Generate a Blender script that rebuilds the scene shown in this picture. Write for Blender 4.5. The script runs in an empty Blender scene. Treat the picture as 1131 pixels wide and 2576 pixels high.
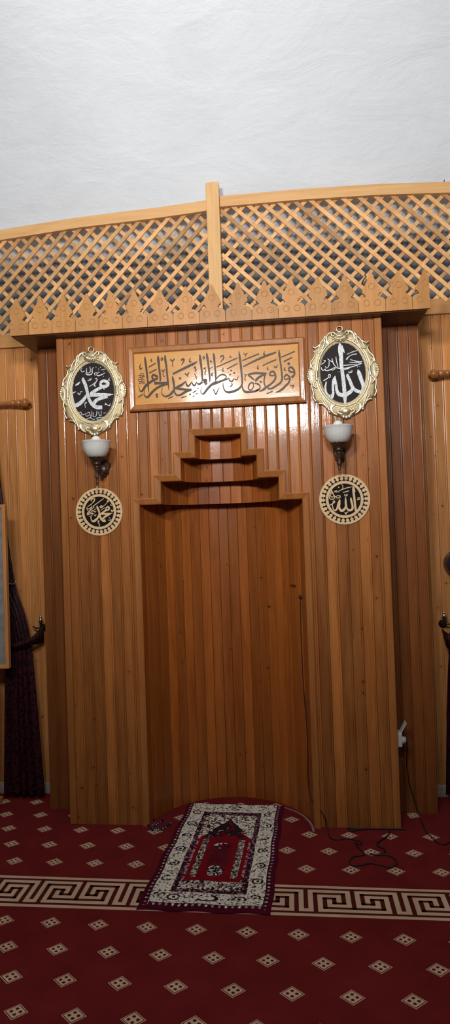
import bpy, math, random
from mathutils import Vector, Matrix
random.seed(11)
R = random.random
COL = bpy.context.scene.collection
SC = bpy.context.scene

# ------------------------------------------------------------------ camera
IW, IH, F = 1131.0, 2576.0, 1600.0
CP = Vector((0.414258, -3.850562, 1.821373))
YAW, PIT, ROL = 0.100666, 0.019177, -0.034417
_f = Vector((-math.sin(YAW)*math.cos(PIT), math.cos(YAW)*math.cos(PIT), math.sin(PIT)))
_r = Vector((math.cos(YAW), math.sin(YAW), 0))
_u = _r.cross(_f)
CR = _r*math.cos(ROL) + _u*math.sin(ROL)
CU = -_r*math.sin(ROL) + _u*math.cos(ROL)
def ray(px, py): return _f + CR*((px-IW/2)/F) - CU*((py-IH/2)/F)
def on(px, py, axis, val):
    d = ray(px, py); t = (val-CP[axis])/d[axis]
    return CP + d*t
def wx(px, py, y): return on(px, py, 1, y).x
def wz(px, py, y): return on(px, py, 1, y).z
cam = bpy.data.cameras.new('camera'); cob = bpy.data.objects.new('camera', cam); COL.objects.link(cob)
cam.sensor_fit = 'VERTICAL'; cam.sensor_height = 36.0; cam.lens = 36.0*F/IH; cam.clip_start = 0.05
M = Matrix((CR, CU, -_f)).transposed().to_4x4(); M.translation = CP
cob.matrix_world = M
SC.camera = cob

# ------------------------------------------------------------------ materials
def mat_base(name):
    m = bpy.data.materials.new(name); m.use_nodes = True
    nt = m.node_tree; b = nt.nodes['Principled BSDF']
    return m, nt, b
def N(nt, t, **kw):
    n = nt.nodes.new(t)
    for k, v in kw.items(): setattr(n, k, v)
    return n
def math_(nt, op, a, b=None, c=None, clamp=False):
    n = N(nt, 'ShaderNodeMath', operation=op); n.use_clamp = clamp
    for i, x in enumerate((a, b, c)):
        if x is None: continue
        if isinstance(x, (int, float)): n.inputs[i].default_value = x
        else: nt.links.new(x, n.inputs[i])
    return n.outputs[0]
def mixc(nt, fac, a, b, mode='MIX'):
    n = N(nt, 'ShaderNodeMix', data_type='RGBA', blend_type=mode)
    for s, x in ((n.inputs['Factor'], fac), (n.inputs[6], a), (n.inputs[7], b)):
        if isinstance(x, (int, float)): s.default_value = x
        elif isinstance(x, (tuple, list)): s.default_value = (*x, 1) if len(x) == 3 else x
        else: nt.links.new(x, s)
    return n.outputs[2]
def noise(nt, vec, scale, detail=4, rough=.55, dist=0.0, dims='3D'):
    n = N(nt, 'ShaderNodeTexNoise'); n.noise_dimensions = dims
    n.inputs['Scale'].default_value = scale; n.inputs['Detail'].default_value = detail
    n.inputs['Roughness'].default_value = rough; n.inputs['Distortion'].default_value = dist
    if vec is not None: nt.links.new(vec, n.inputs['Vector'])
    return n.outputs['Fac']
def ramp(nt, fac, stops):
    n = N(nt, 'ShaderNodeValToRGB'); e = n.color_ramp.elements
    while len(e) < len(stops): e.new(.5)
    for x, (p, c) in zip(e, stops):
        x.position = p; x.color = (*c, 1) if len(c) == 3 else c
    nt.links.new(fac, n.inputs[0]); return n.outputs[0]
def maprange(nt, v, a, b, c=0.0, d=1.0):
    n = N(nt, 'ShaderNodeMapRange'); n.clamp = True
    nt.links.new(v, n.inputs[0])
    for i, x in enumerate((a, b, c, d)): n.inputs[i+1].default_value = x
    return n.outputs[0]
def bump(nt, b, h, strength, dist):
    n = N(nt, 'ShaderNodeBump'); n.inputs['Strength'].default_value = strength; n.inputs['Distance'].default_value = dist
    nt.links.new(h, n.inputs['Height']); nt.links.new(n.outputs[0], b.inputs['Normal'])
    return n

def wood(name, dark, light, knot, stretch=(11, 11, .75), rough=.38, coat=.5, coat_r=.16, knots=True, var=.5, wav=.35, grain=.35, kcell=.17, bstr=.35):
    m, nt, b = mat_base(name); L = nt.links
    tc = N(nt, 'ShaderNodeTexCoord'); at = N(nt, 'ShaderNodeAttribute', attribute_name='tint')
    t = at.outputs['Fac']
    off = N(nt, 'ShaderNodeCombineXYZ')
    for i, k in enumerate((31.0, 17.0, 53.0)): L.new(math_(nt, 'MULTIPLY', t, k), off.inputs[i])
    mp = N(nt, 'ShaderNodeVectorMath', operation='MULTIPLY'); L.new(tc.outputs['Object'], mp.inputs[0]); mp.inputs[1].default_value = stretch
    ad = N(nt, 'ShaderNodeVectorMath', operation='ADD'); L.new(mp.outputs[0], ad.inputs[0]); L.new(off.outputs[0], ad.inputs[1])
    v = ad.outputs[0]
    n1 = noise(nt, v, 1.6, 5, .6, .9)
    n2 = noise(nt, v, 7.0, 4, .65, .4)
    fac = math_(nt, 'ADD', math_(nt, 'MULTIPLY', maprange(nt, n1, .3, .7), 1-grain), math_(nt, 'MULTIPLY', maprange(nt, n2, .32, .68), grain))
    c = ramp(nt, fac, [(0.05, dark), (.95, light)])
    # board to board tone
    tone = math_(nt, 'ADD', math_(nt, 'MULTIPLY', t, var), 1-var*.5)
    tn = N(nt, 'ShaderNodeCombineXYZ')
    for i in range(3): L.new(tone, tn.inputs[i])
    c = mixc(nt, 1.0, c, tn.outputs[0], 'MULTIPLY')
    if knots:
        sp = N(nt, 'ShaderNodeSeparateXYZ'); L.new(tc.outputs['Object'], sp.inputs[0])
        cb = N(nt, 'ShaderNodeCombineXYZ')
        L.new(math_(nt, 'ADD', math_(nt, 'MULTIPLY', math_(nt, 'ADD', sp.outputs[0], sp.outputs[1]), 1.15), math_(nt, 'MULTIPLY', t, 3.1)), cb.inputs[0])
        L.new(math_(nt, 'ADD', sp.outputs[2], math_(nt, 'MULTIPLY', t, 7.3)), cb.inputs[1])
        vo = N(nt, 'ShaderNodeTexVoronoi'); vo.voronoi_dimensions = '2D'; vo.inputs['Scale'].default_value = 1/kcell
        wb = N(nt, 'ShaderNodeTexNoise'); wb.inputs['Scale'].default_value = 45; wb.inputs['Detail'].default_value = 2; L.new(cb.outputs[0], wb.inputs['Vector'])
        wm = N(nt, 'ShaderNodeVectorMath', operation='MULTIPLY_ADD'); L.new(wb.outputs['Color'], wm.inputs[0]); wm.inputs[1].default_value = (.02, .008, 0); L.new(cb.outputs[0], wm.inputs[2])
        L.new(wm.outputs[0], vo.inputs['Vector'])
        vs = N(nt, 'ShaderNodeSeparateColor'); L.new(vo.outputs['Color'], vs.inputs[0])
        sz = math_(nt, 'MULTIPLY', maprange(nt, vs.outputs[0], .5, 1.0), .0125/kcell)
        k = math_(nt, 'SUBTRACT', 1.0, math_(nt, 'DIVIDE', vo.outputs['Distance'], math_(nt, 'ADD', sz, .0001)), clamp=True)
        kk = maprange(nt, k, 0.0, .55)
        halo = math_(nt, 'SUBTRACT', 1.0, math_(nt, 'DIVIDE', vo.outputs['Distance'], math_(nt, 'ADD', math_(nt, 'MULTIPLY', sz, 3.4), .0001)), clamp=True)
        c = mixc(nt, math_(nt, 'MULTIPLY', halo, .45), c, dark)
        c = mixc(nt, math_(nt, 'MULTIPLY', kk, .85), c, knot)
    L.new(c, b.inputs['Base Color'])
    b.inputs['Roughness'].default_value = rough; b.inputs['Specular IOR Level'].default_value = .22
    b.inputs['Coat Weight'].default_value = coat; b.inputs['Coat Roughness'].default_value = coat_r
    w = noise(nt, tc.outputs['Object'], 26, 3, .6)
    h = math_(nt, 'ADD', math_(nt, 'MULTIPLY', n2, .35), math_(nt, 'MULTIPLY', w, wav))
    bp = bump(nt, b, h, bstr, .004)
    L.new(bp.outputs[0], b.inputs['Coat Normal'])
    return m

def plain(name, col, rough=.5, metal=0.0, nscale=0, nstr=.2, ndist=.002, var=0.0, coat=0, sheen=0, spec=None, tvar=0.0):
    m, nt, b = mat_base(name)
    b.inputs['Base Color'].default_value = (*col, 1); b.inputs['Roughness'].default_value = rough; b.inputs['Metallic'].default_value = metal
    b.inputs['Coat Weight'].default_value = coat; b.inputs['Sheen Weight'].default_value = sheen
    if spec is not None: b.inputs['Specular IOR Level'].default_value = spec
    if nscale:
        tc = N(nt, 'ShaderNodeTexCoord')
        n = noise(nt, tc.outputs['Object'], nscale, 4, .6)
        bump(nt, b, n, nstr, ndist)
        if var:
            d = tuple(x*(1-var) for x in col); l = tuple(min(1, x*(1+var)) for x in col)
            nt.links.new(ramp(nt, n, [(.3, d), (.7, l)]), b.inputs['Base Color'])
    return m

W_FRONT = wood('varnished_pine_amber', (.25, .072, .0145), (.44, .162, .038), (.055, .013, .004), coat=.6, coat_r=.085, wav=.16, var=.55)
W_NICHE = wood('varnished_pine_niche', (.24, .060, .009), (.41, .122, .022), (.055, .016, .004), coat=.3, coat_r=.16, var=.5)
W_TRIM = wood('varnished_trim', (.28, .09, .02), (.39, .15, .038), (.08, .025, .008), knots=False, coat=.5, coat_r=.13, var=.25)
W_BACK = wood('varnished_pine_honey', (.38, .14, .034), (.60, .265, .085), (.10, .03, .006), coat=.25, coat_r=.2, var=.45)
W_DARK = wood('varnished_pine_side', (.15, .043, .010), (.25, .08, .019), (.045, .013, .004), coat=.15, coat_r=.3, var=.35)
W_LATT = wood('raw_pine_slats', (.44, .21, .075), (.66, .38, .165), (.14, .05, .02), stretch=(5, 5, 5), rough=.55, coat=.08, coat_r=.4, var=.75, kcell=.4)
W_RAIL = wood('pine_rail', (.55, .28, .10), (.70, .42, .18), (.20, .08, .03), stretch=(.8, 12, 12), rough=.45, coat=.2, coat_r=.3, var=.2, kcell=.45)
W_POST = wood('pine_post', (.56, .30, .11), (.72, .45, .20), (.20, .08, .03), stretch=(12, 12, .7), rough=.45, coat=.2, coat_r=.3, var=.2, kcell=.5)
W_PICK = wood('pine_cresting', (.38, .165, .048), (.50, .25, .085), (.09, .03, .01), stretch=(9, 9, .9), rough=.42, coat=.3, coat_r=.22, var=.3, kcell=.3)
W_SIGN = wood('sign_board_wood', (.50, .215, .038), (.61, .29, .06), (.4, .18, .05), stretch=(1.2, 9, 9), rough=.4, coat=.6, coat_r=.11, knots=False, var=.05, bstr=.12)
W_INK = plain('carved_brown', (.055, .024, .011), .4, spec=.2)
PLASTER = None
def plaster():
    m, nt, b = mat_base('white_plaster'); L = nt.links
    tc = N(nt, 'ShaderNodeTexCoord')
    mp = N(nt, 'ShaderNodeMapping'); mp.inputs['Scale'].default_value = (1, 1.6, 2.2); mp.inputs['Rotation'].default_value = (0, .25, 0); L.new(tc.outputs['Object'], mp.inputs[0])
    a = noise(nt, mp.outputs[0], 2.2, 6, .6, .6); c = noise(nt, mp.outputs[0], 14, 5, .65, .3)
    f = noise(nt, tc.outputs['Object'], 60, 3, .6)
    vo = N(nt, 'ShaderNodeTexVoronoi'); vo.inputs['Scale'].default_value = 3.3; L.new(tc.outputs['Object'], vo.inputs['Vector'])
    pit = maprange(nt, vo.outputs['Distance'], .015, .05, 1.0, 0.0)
    h = math_(nt, 'ADD', math_(nt, 'MULTIPLY', a, 1.6), math_(nt, 'ADD', math_(nt, 'MULTIPLY', c, .42), math_(nt, 'MULTIPLY', f, .06)))
    h = math_(nt, 'ADD', h, math_(nt, 'MULTIPLY', pit, .12))
    bump(nt, b, h, .27, .03)
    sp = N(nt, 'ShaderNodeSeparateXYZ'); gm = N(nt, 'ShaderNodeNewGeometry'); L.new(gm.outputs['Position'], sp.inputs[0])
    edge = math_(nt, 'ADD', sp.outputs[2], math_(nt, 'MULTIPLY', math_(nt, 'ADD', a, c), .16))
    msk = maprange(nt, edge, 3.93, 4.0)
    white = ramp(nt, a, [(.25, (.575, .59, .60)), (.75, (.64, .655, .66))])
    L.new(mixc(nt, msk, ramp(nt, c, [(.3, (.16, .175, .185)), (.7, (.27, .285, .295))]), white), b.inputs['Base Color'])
    b.inputs['Roughness'].default_value = .75
    return m
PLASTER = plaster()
def carpet(name, ca, cb, sheen=.3, ns=5.0):
    m, nt, b = mat_base(name); tc = N(nt, 'ShaderNodeTexCoord')
    a = noise(nt, tc.outputs['Object'], ns, 4, .6); f = noise(nt, tc.outputs['Object'], 260, 2, .7)
    fac = math_(nt, 'ADD', math_(nt, 'MULTIPLY', a, .5), math_(nt, 'MULTIPLY', f, .5))
    nt.links.new(ramp(nt, fac, [(.32, ca), (.68, cb)]), b.inputs['Base Color'])
    b.inputs['Roughness'].default_value = .95; b.inputs['Specular IOR Level'].default_value = .02
    bump(nt, b, f, .6, .004)
    return m
C_RED = carpet('carpet_red', (.125, .0125, .013), (.20, .021, .020))
C_BEIGE = carpet('carpet_beige', (.56, .37, .24), (.74, .52, .36))
C_BROWN = carpet('carpet_brown_line', (.075, .012, .009), (.11, .018, .012))
R_MAR = carpet('rug_maroon', (.06, .004, .012), (.12, .009, .022))
R_PUR = carpet('rug_purple', (.028, .005, .013), (.07, .012, .03))
R_CRM = carpet('rug_cream', (.74, .68, .54), (.90, .86, .73), ns=30)
R_RED = carpet('rug_red', (.16, .006, .010), (.26, .012, .018))
R_BLK = carpet('rug_dark', (.016, .008, .012), (.045, .02, .026))
R_PNK = carpet('rug_pink', (.34, .20, .22), (.5, .34, .34))
GOLD = plain('pale_gold', (.80, .68, .44), .33, .85, nscale=420, nstr=.12, ndist=.001)
GOLDP = plain('pale_gold_stippled', (.62, .50, .29), .42, .85, nscale=260, nstr=.7, ndist=.004, var=.25)
BLACKM = plain('medallion_black', (.020, .013, .013), .5, nscale=300, nstr=.5, ndist=.002, spec=.12, var=.5)
def silver():
    m, nt, b = mat_base('silver_ribbed'); tc = N(nt, 'ShaderNodeTexCoord')
    n = noise(nt, tc.outputs['Object'], 240, 2, .7)
    nt.links.new(ramp(nt, n, [(.36, (.26, .26, .245)), (.62, (.68, .69, .66))]), b.inputs['Base Color'])
    b.inputs['Metallic'].default_value = .35; b.inputs['Roughness'].default_value = .4
    bump(nt, b, n, .6, .003); return m
SILVER = silver()
MILK = plain('milk_glass', (.60, .585, .53), .25, nscale=9, nstr=.03, var=.06, coat=.4)
BULB = plain('white_bulb', (.70, .72, .73), .18, coat=.4)
BRONZE = plain('dark_bronze', (.105, .068, .045), .42, .75, nscale=120, nstr=.4, ndist=.003, var=.4)
PLY = plain('cut_plywood', (.70, .47, .235), .55, nscale=40, nstr=.05, var=.06)
PLYB = plain('black_backing', (.008, .006, .005), .6, spec=.1)
BROC = None
def brocade(name='burgundy_brocade'):
    m, nt, b = mat_base(name); tc = N(nt, 'ShaderNodeTexCoord')
    vo = N(nt, 'ShaderNodeTexVoronoi'); vo.inputs['Scale'].default_value = 46; nt.links.new(tc.outputs['Object'], vo.inputs['Vector'])
    n = noise(nt, tc.outputs['Object'], 120, 3, .7)
    fac = math_(nt, 'MULTIPLY', maprange(nt, vo.outputs['Distance'], .25, .5), n)
    nt.links.new(ramp(nt, fac, [(.25, (.007, .002, .003)), (.62, (.045, .008, .011))]), b.inputs['Base Color'])
    b.inputs['Roughness'].default_value = .45; b.inputs['Specular IOR Level'].default_value = .15
    bump(nt, b, n, .2, .002); return m
BROC = brocade()
CHROME = plain('bright_metal', (.75, .70, .62), .2, .95)
DMETAL = plain('dark_metal', (.05, .035, .03), .35, .8)
WPLAST = plain('white_plastic', (.52, .51, .47), .4)
BPLAST = plain('black_plastic', (.02, .021, .024), .4, nscale=60, nstr=.1)
CABLE = plain('dark_cable', (.014, .009, .008), .5)
STONE = plain('pale_plaster_base', (.36, .30, .25), .8, nscale=25, nstr=.4, var=.25)
FELT = plain('grey_panel', (.22, .21, .19), .25, nscale=14, nstr=.1, var=.3, coat=.6)

# ------------------------------------------------------------------ mesh helpers
class MB:
    def __init__(s): s.v = []; s.f = []; s.m = []; s.t = []; s.s = []
    def vert(s, p): s.v.append(Vector(p)); return len(s.v)-1
    def face(s, idx, t=.5, m=0, sm=False): s.f.append(idx); s.m.append(m); s.t.append(t); s.s.append(sm)
    def poly(s, pts, t=.5, m=0, sm=False): s.face([s.vert(p) for p in pts], t, m, sm)
    def box(s, x0, x1, y0, y1, z0, z1, t=.5, m=0, bev=0.0):
        if bev:
            import bmesh
            bm = bmesh.new(); bmesh.ops.create_cube(bm, size=1)
            for v in bm.verts: v.co = Vector(((x0+x1)/2+v.co.x*(x1-x0), (y0+y1)/2+v.co.y*(y1-y0), (z0+z1)/2+v.co.z*(z1-z0)))
            bmesh.ops.bevel(bm, geom=bm.edges[:], offset=bev, segments=2, affect='EDGES', profile=.5)
            base = len(s.v); bm.verts.index_update()
            for v in bm.verts: s.v.append(v.co.copy())
            for f in bm.faces: s.face([base+v.index for v in f.verts], t, m)
            bm.free(); return
        a = [s.vert(p) for p in ((x0,y0,z0),(x1,y0,z0),(x1,y1,z0),(x0,y1,z0),(x0,y0,z1),(x1,y0,z1),(x1,y1,z1),(x0,y1,z1))]
        for q in ((0,3,2,1),(4,5,6,7),(0,1,5,4),(1,2,6,5),(2,3,7,6),(3,0,4,7)): s.face([a[i] for i in q], t, m)
    def prism(s, front, back, t=.5, m=0, caps=(True, True)):
        a = [s.vert(p) for p in front]; b = [s.vert(p) for p in back]; n = len(a)
        if caps[0]: s.face(a, t, m)
        if caps[1]: s.face(b[::-1], t, m)
        for i in range(n): s.face([a[i], b[i], b[(i+1) % n], a[(i+1) % n]], t, m)
    def tube(s, pts, rad, n=8, t=.5, m=0, closed=False, flat=1.0, caps=True):
        pts = [Vector(p) for p in pts]; k = len(pts)
        if not isinstance(rad, (list, tuple)): rad = [rad]*k
        rings = []; up = None
        for i in range(k):
            if closed: d = pts[(i+1) % k]-pts[i-1]
            else: d = pts[min(i+1, k-1)]-pts[max(i-1, 0)]
            if d.length < 1e-9: d = Vector((0, 0, 1))
            d.normalize()
            if up is None:
                up = Vector((0, 1, 0)) if abs(d.y) < .9 else Vector((1, 0, 0))
            a = d.cross(up)
            if a.length < 1e-4: a = d.orthogonal()
            a.normalize(); b = a.cross(d); b.normalize(); up = b
            rings.append([s.vert(pts[i] + a*(math.cos(2*math.pi*j/n)*rad[i]) + b*(math.sin(2*math.pi*j/n)*rad[i]*flat)) for j in range(n)])
        for i in range(k if closed else k-1):
            A = rings[i]; B = rings[(i+1) % k]
            for j in range(n): s.face([A[j], A[(j+1) % n], B[(j+1) % n], B[j]], t, m, True)
        if not closed and caps: s.face(rings[0][::-1], t, m, True); s.face(rings[-1], t, m, True)
    def lathe(s, prof, c, axis=2, n=32, t=.5, m=0, flute=None):
        c = Vector(c); rings = []
        for k, (r, h) in enumerate(prof):
            ring = []
            for j in range(n):
                a = 2*math.pi*j/n; rr = r*(1+(flute(a, k) if flute else 0))
                p = [rr*math.cos(a), rr*math.sin(a)]
                if axis == 2: q = Vector((p[0], p[1], h))
                elif axis == 0: q = Vector((h, p[0], p[1]))
                else: q = Vector((p[0], h, p[1]))
                ring.append(s.vert(c+q))
            rings.append(ring)
        for A, B in zip(rings, rings[1:]):
            for j in range(n): s.face([A[j], A[(j+1) % n], B[(j+1) % n], B[j]], t, m, True)
        s.face(rings[0][::-1], t, m, True); s.face(rings[-1], t, m, True)
    def ball(s, c, r, n=10, t=.5, m=0, sc=(1, 1, 1)):
        c = Vector(c); k = max(4, n//2+1); rings = []
        top = s.vert(c+Vector((0, 0, r*sc[2]))); bot = s.vert(c-Vector((0, 0, r*sc[2])))
        for i in range(1, k):
            a = math.pi*i/k
            rings.append([s.vert(c+Vector((r*sc[0]*math.sin(a)*math.cos(2*math.pi*j/n), r*sc[1]*math.sin(a)*math.sin(2*math.pi*j/n), r*sc[2]*math.cos(a)))) for j in range(n)])
        for j in range(n):
            s.face([top, rings[0][j], rings[0][(j+1) % n]], t, m, True)
            s.face([bot, rings[-1][(j+1) % n], rings[-1][j]], t, m, True)
        for A, B in zip(rings, rings[1:]):
            for j in range(n): s.face([A[j], B[j], B[(j+1) % n], A[(j+1) % n]], t, m, True)
    def build(s, name, mats, parent=None, origin=None, fixn=True):
        if not isinstance(mats, (list, tuple)): mats = [mats]
        if parent is not None:
            o0 = Vector(parent['_w']) if '_w' in parent else Vector((0, 0, 0))
        elif origin is not None: o0 = Vector(origin)
        else:
            xs = [v.x for v in s.v]; ys = [v.y for v in s.v]; zs = [v.z for v in s.v]
            o0 = Vector(((min(xs)+max(xs))/2, (min(ys)+max(ys))/2, min(zs)))
        me = bpy.data.meshes.new(name)
        me.from_pydata([v-o0 for v in s.v], [], s.f)
        for mm in mats: me.materials.append(mm)
        me.polygons.foreach_set('material_index', s.m)
        me.polygons.foreach_set('use_smooth', s.s)
        at = me.attributes.new('tint', 'FLOAT', 'FACE'); at.data.foreach_set('value', [float(x) for x in s.t])
        if fixn:
            import bmesh
            bm = bmesh.new(); bm.from_mesh(me); bmesh.ops.recalc_face_normals(bm, faces=bm.faces[:]); bm.to_mesh(me); bm.free()
        me.update()
        o = bpy.data.objects.new(name, me); COL.objects.link(o)
        if parent is not None: o.parent = parent
        else: o.location = o0
        o['_w'] = tuple(o0)
        return o
ALL_THINGS = []
def tag(o, label, cat, group=None):
    o['label'] = label; o['category'] = cat
    if group: o['group'] = group
    return o
def thing(name, label, cat, loc, group=None):
    o = bpy.data.objects.new(name, None); COL.objects.link(o); o.location = loc; o['_w'] = tuple(loc); o.empty_display_size = .1
    return tag(o, label, cat, group)
def struct(o): o['kind'] = 'structure'; return o
def catmull(pts, k=5, closed=False):
    n = len(pts); out = []
    if n < 3 and not closed:
        if n == 2:
            return [tuple(a+(b-a)*i/k for a, b in zip(*pts)) for i in range(k+1)]
        return list(pts)
    rng = range(n if closed else n-1)
    for i in rng:
        if closed: p = [pts[(i+j-1) % n] for j in range(4)]
        else: p = [pts[max(0, min(n-1, i+j-1))] for j in range(4)]
        for q in range(k):
            t = q/k
            out.append(tuple(.5*((2*b)+(c-a)*t+(2*a-5*b+4*c-d)*t*t+(3*b-a-3*c+d)*t**3) for a, b, c, d in zip(*p)))
    if not closed: out.append(tuple(pts[-1]))
    return out

# ------------------------------------------------------------------ handwriting: pen strokes laid on a plane
def strokes(mb, text, ox, oy, sc, yplane, th, m=0, wmul=1.0, minw=0.0, small=1.0, base_i=[0]):
    """text: strokes split by ';', points 'x,y,w' in crop units; laid on the plane y=yplane, standing th proud of it"""
    i = 0
    for st in text.replace('\n', ' ').split(';'):
        pts = []
        for q in st.split():
            a = [float(z) for z in q.split(',')]
            pts.append((ox+a[0]/sc, oy+a[1]/sc, max(minw, a[2]*wmul*(small if a[2] < 31 else 1))/sc))
        if not pts: continue
        base_i[0] += 1; i += 1
        yt = yplane-th-(base_i[0] % 29)*2.5e-5
        if len(pts) == 1:
            x, y, w = pts[0]; r = w/2
            fr = [(x-r, y), (x, y-r), (x+r, y), (x, y+r)]
            mb.prism([on(a, b, 1, yt) for a, b in fr], [on(a, b, 1, yplane) for a, b in fr], R(), m, (True, False)); continue
        pp = catmull(pts, 5)
        Lf = []; Rt = []
        for k, (x, y, w) in enumerate(pp):
            a = pp[max(0, k-1)]; b = pp[min(len(pp)-1, k+1)]
            dx, dy = b[0]-a[0], b[1]-a[1]; l = math.hypot(dx, dy) or 1
            nx, ny = -dy/l*w/2, dx/l*w/2
            Lf.append((x+nx, y+ny)); Rt.append((x-nx, y-ny))
        T = [[mb.vert(on(a[0], a[1], 1, yt)) for a in Lf], [mb.vert(on(a[0], a[1], 1, yt)) for a in Rt]]
        B = [[mb.vert(on(a[0], a[1], 1, yplane)) for a in Lf], [mb.vert(on(a[0], a[1], 1, yplane)) for a in Rt]]
        t = R()
        for k in range(len(pp)-1):
            mb.face([T[0][k], T[0][k+1], T[1][k+1], T[1][k]], t, m)
            mb.face([T[0][k], B[0][k], B[0][k+1], T[0][k+1]], t, m)
            mb.face([T[1][k+1], B[1][k+1], B[1][k], T[1][k]], t, m)
        mb.face([T[0][0], T[1][0], B[1][0], B[0][0]], t, m); mb.face([T[0][-1], B[0][-1], B[1][-1], T[1][-1]], t, m)

# ------------------------------------------------------------------ boards
def board(mb, p0, p1, nrm, zr, t, cuts=None, bead=True):
    """one tongue-and-groove board from plan point p0 to p1; zr = (z0,z1) or function of x"""
    p0 = Vector(p0); p1 = Vector(p1); d = p1-p0; w = d.length; d.normalize(); n = Vector(nrm)
    if bead and w > .04:
        pr = [(0, -.006), (.0016, -.001), (.005, 0), (w-.0135, 0), (w-.0122, -.0034), (w-.0108, -.0006), (w-.0065, .0006), (w-.0025, -.0006), (w-.0008, -.0035), (w, -.006)]
    else:
        pr = [(0, -.006), (.002, -.001), (.004, 0), (w-.004, 0), (w-.002, -.001), (w, -.006)]
    if cuts:
        for cx in cuts:
            s_ = (cx-p0.x)/d.x if abs(d.x) > 1e-6 else -1
            if .0001 < s_ < w-.0001:
                for i in range(len(pr)-1):
                    if pr[i][0] < s_-1e-6 and pr[i+1][0] > s_+1e-6:
                        f = (s_-pr[i][0])/(pr[i+1][0]-pr[i][0]); pr.insert(i+1, (s_, pr[i][1]+f*(pr[i+1][1]-pr[i][1]))); break
    P = [p0+d*a+n*b for a, b in pr]
    for a, b in zip(P, P[1:]):
        z0, z1 = zr(.5*(a.x+b.x)) if callable(zr) else zr
        mb.poly([(a.x, a.y, z0), (b.x, b.y, z0), (b.x, b.y, z1), (a.x, a.y, z1)], t)
def run(mb, p0, p1, nrm, zr, pitch=.064, cuts=None, bead=True):
    p0 = Vector(p0); p1 = Vector(p1); n = max(1, round((p1-p0).length/pitch))
    for i in range(n): board(mb, p0.lerp(p1, i/n), p0.lerp(p1, (i+1)/n), nrm, zr, R(), cuts, bead)

ZL = 3.021           # underside of the cornice
YM = .20             # face of the stepped side panels
YB = .46             # panelled wall behind
# ================================================================== the setting
# floor: carpet with its woven pattern
def diamond(mb, c, a, b, z, m, t=.5): mb.poly([(c[0]+a[0], c[1]+a[1], z), (c[0]+b[0], c[1]+b[1], z), (c[0]-a[0], c[1]-a[1], z), (c[0]-b[0], c[1]-b[1], z)], t, m)
fl = MB()
fl.poly([(-4, -6, 0), (4, -6, 0), (4, .9, 0), (-4, .9, 0)], .5, 0)
def motif(x, y, ang=0.0):
    hx, hy = .0495, .041
    ca, sa = math.cos(ang), math.sin(ang)
    def vec(k): return ((hx*k*ca, hx*k*sa), (-hy*k*sa, hy*k*ca))
    for k, z, m in ((1.0, .0006, 1), (.90, .0009, 2), (.80, .0012, 1)):
        a, b = vec(k); diamond(fl, (x, y), a, b, z, m)
    for dx, dy in ((.018, 0), (-.018, 0), (0, .0145), (0, -.0145)):
        cx, cy = x+dx*ca-dy*sa, y+dx*sa+dy*ca
        pts = [(cx+.0075*math.cos(q*math.pi/4), cy+.0065*math.sin(q*math.pi/4), .0016) for q in range(8)]
        fl.poly(pts, .5, 2)
def behind(x, y):      # nothing under the woodwork
    return (abs(x) < 1.0 and y > -.03 and not (abs(x) < .49 and y < .40*max(0, 1-(x/.497)**2)**.6-.03)) or (abs(x) < 1.26 and y > YM-.05 and abs(x) >= 1.0) or y > YB-.06
for i in range(-14, 12):
    for j in range(0, 12):
        x, y = .158+i*.2285+j*.100, -.990-i*.0065-j*.1812
        if -2.0 < x < 2.2 and y > -3.6: motif(x, y)
for i in range(-14, 12):
    for j in range(0, 8):
        x, y = .665+i*.2287-j*.1015, -.463-i*.003+j*.1855
        if -2.4 < x < 2.4 and y < .45 and not behind(x, y) and not (x > 1.02 and y > .02): motif(x, y, 0.0)
motif(1.10, .17, math.radians(62))
# Greek key border across the carpet
def bandy(x, v):
    yt = -.5815-.0195*(x+1.18); yb = -.848-.010*(x+1.05)
    return yt+(yb-yt)*v
XS0 = on(768.6, 2262, 2, 0).x; XS1 = on(1006.8, 2262, 2, 0).x; XT = (XS1-XS0)/10
def kb(x0, x1, v0, v1, z, m):
    n = max(1, int(abs(x1-x0)/.1))
    for i in range(n):
        a = x0+(x1-x0)*i/n; b = x0+(x1-x0)*(i+1)/n
        fl.poly([(a, bandy(a, v1), z), (b, bandy(b, v1), z), (b, bandy(b, v0), z), (a, bandy(a, v0), z)], .5, m)
kb(-3.5, 3.5, 0, 1, .0006, 1)
kb(-3.5, 3.5, .085, .145, .0010, 2); kb(-3.5, 3.5, .855, .915, .0010, 2)
def kseg(k0, l0, k1, l1, per):
    hw = .0105; vs = lambda l: .115+l*(.77/5)
    hv = .031
    xa, xb = sorted((XS0+(per*10+k0)*XT, XS0+(per*10+k1)*XT)); va, vb = sorted((vs(l0), vs(l1)))
    kb(xa-hw, xb+hw, va-hv, vb+hv, .0012, 2)
PATHS = [[(0, 0), (0, 4)], [(1, 5), (1, 1), (4, 1), (4, 3), (3, 3)], [(5, 0), (5, 4), (2, 4), (2, 2), (3, 2), (3, 3)], [(9, 5), (9, 1), (6, 1), (6, 3), (7, 3)], [(5, 4), (8, 4), (8, 2), (7, 2), (7, 3)]]
for per in range(-6, 5):
    for P in PATHS:
        for (a, b), (c, d) in zip(P, P[1:]): kseg(a, b, c, d, per)
struct(fl.build('floor', [C_RED, C_BEIGE, C_BROWN], origin=(0, 0, 0), fixn=False))

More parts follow.
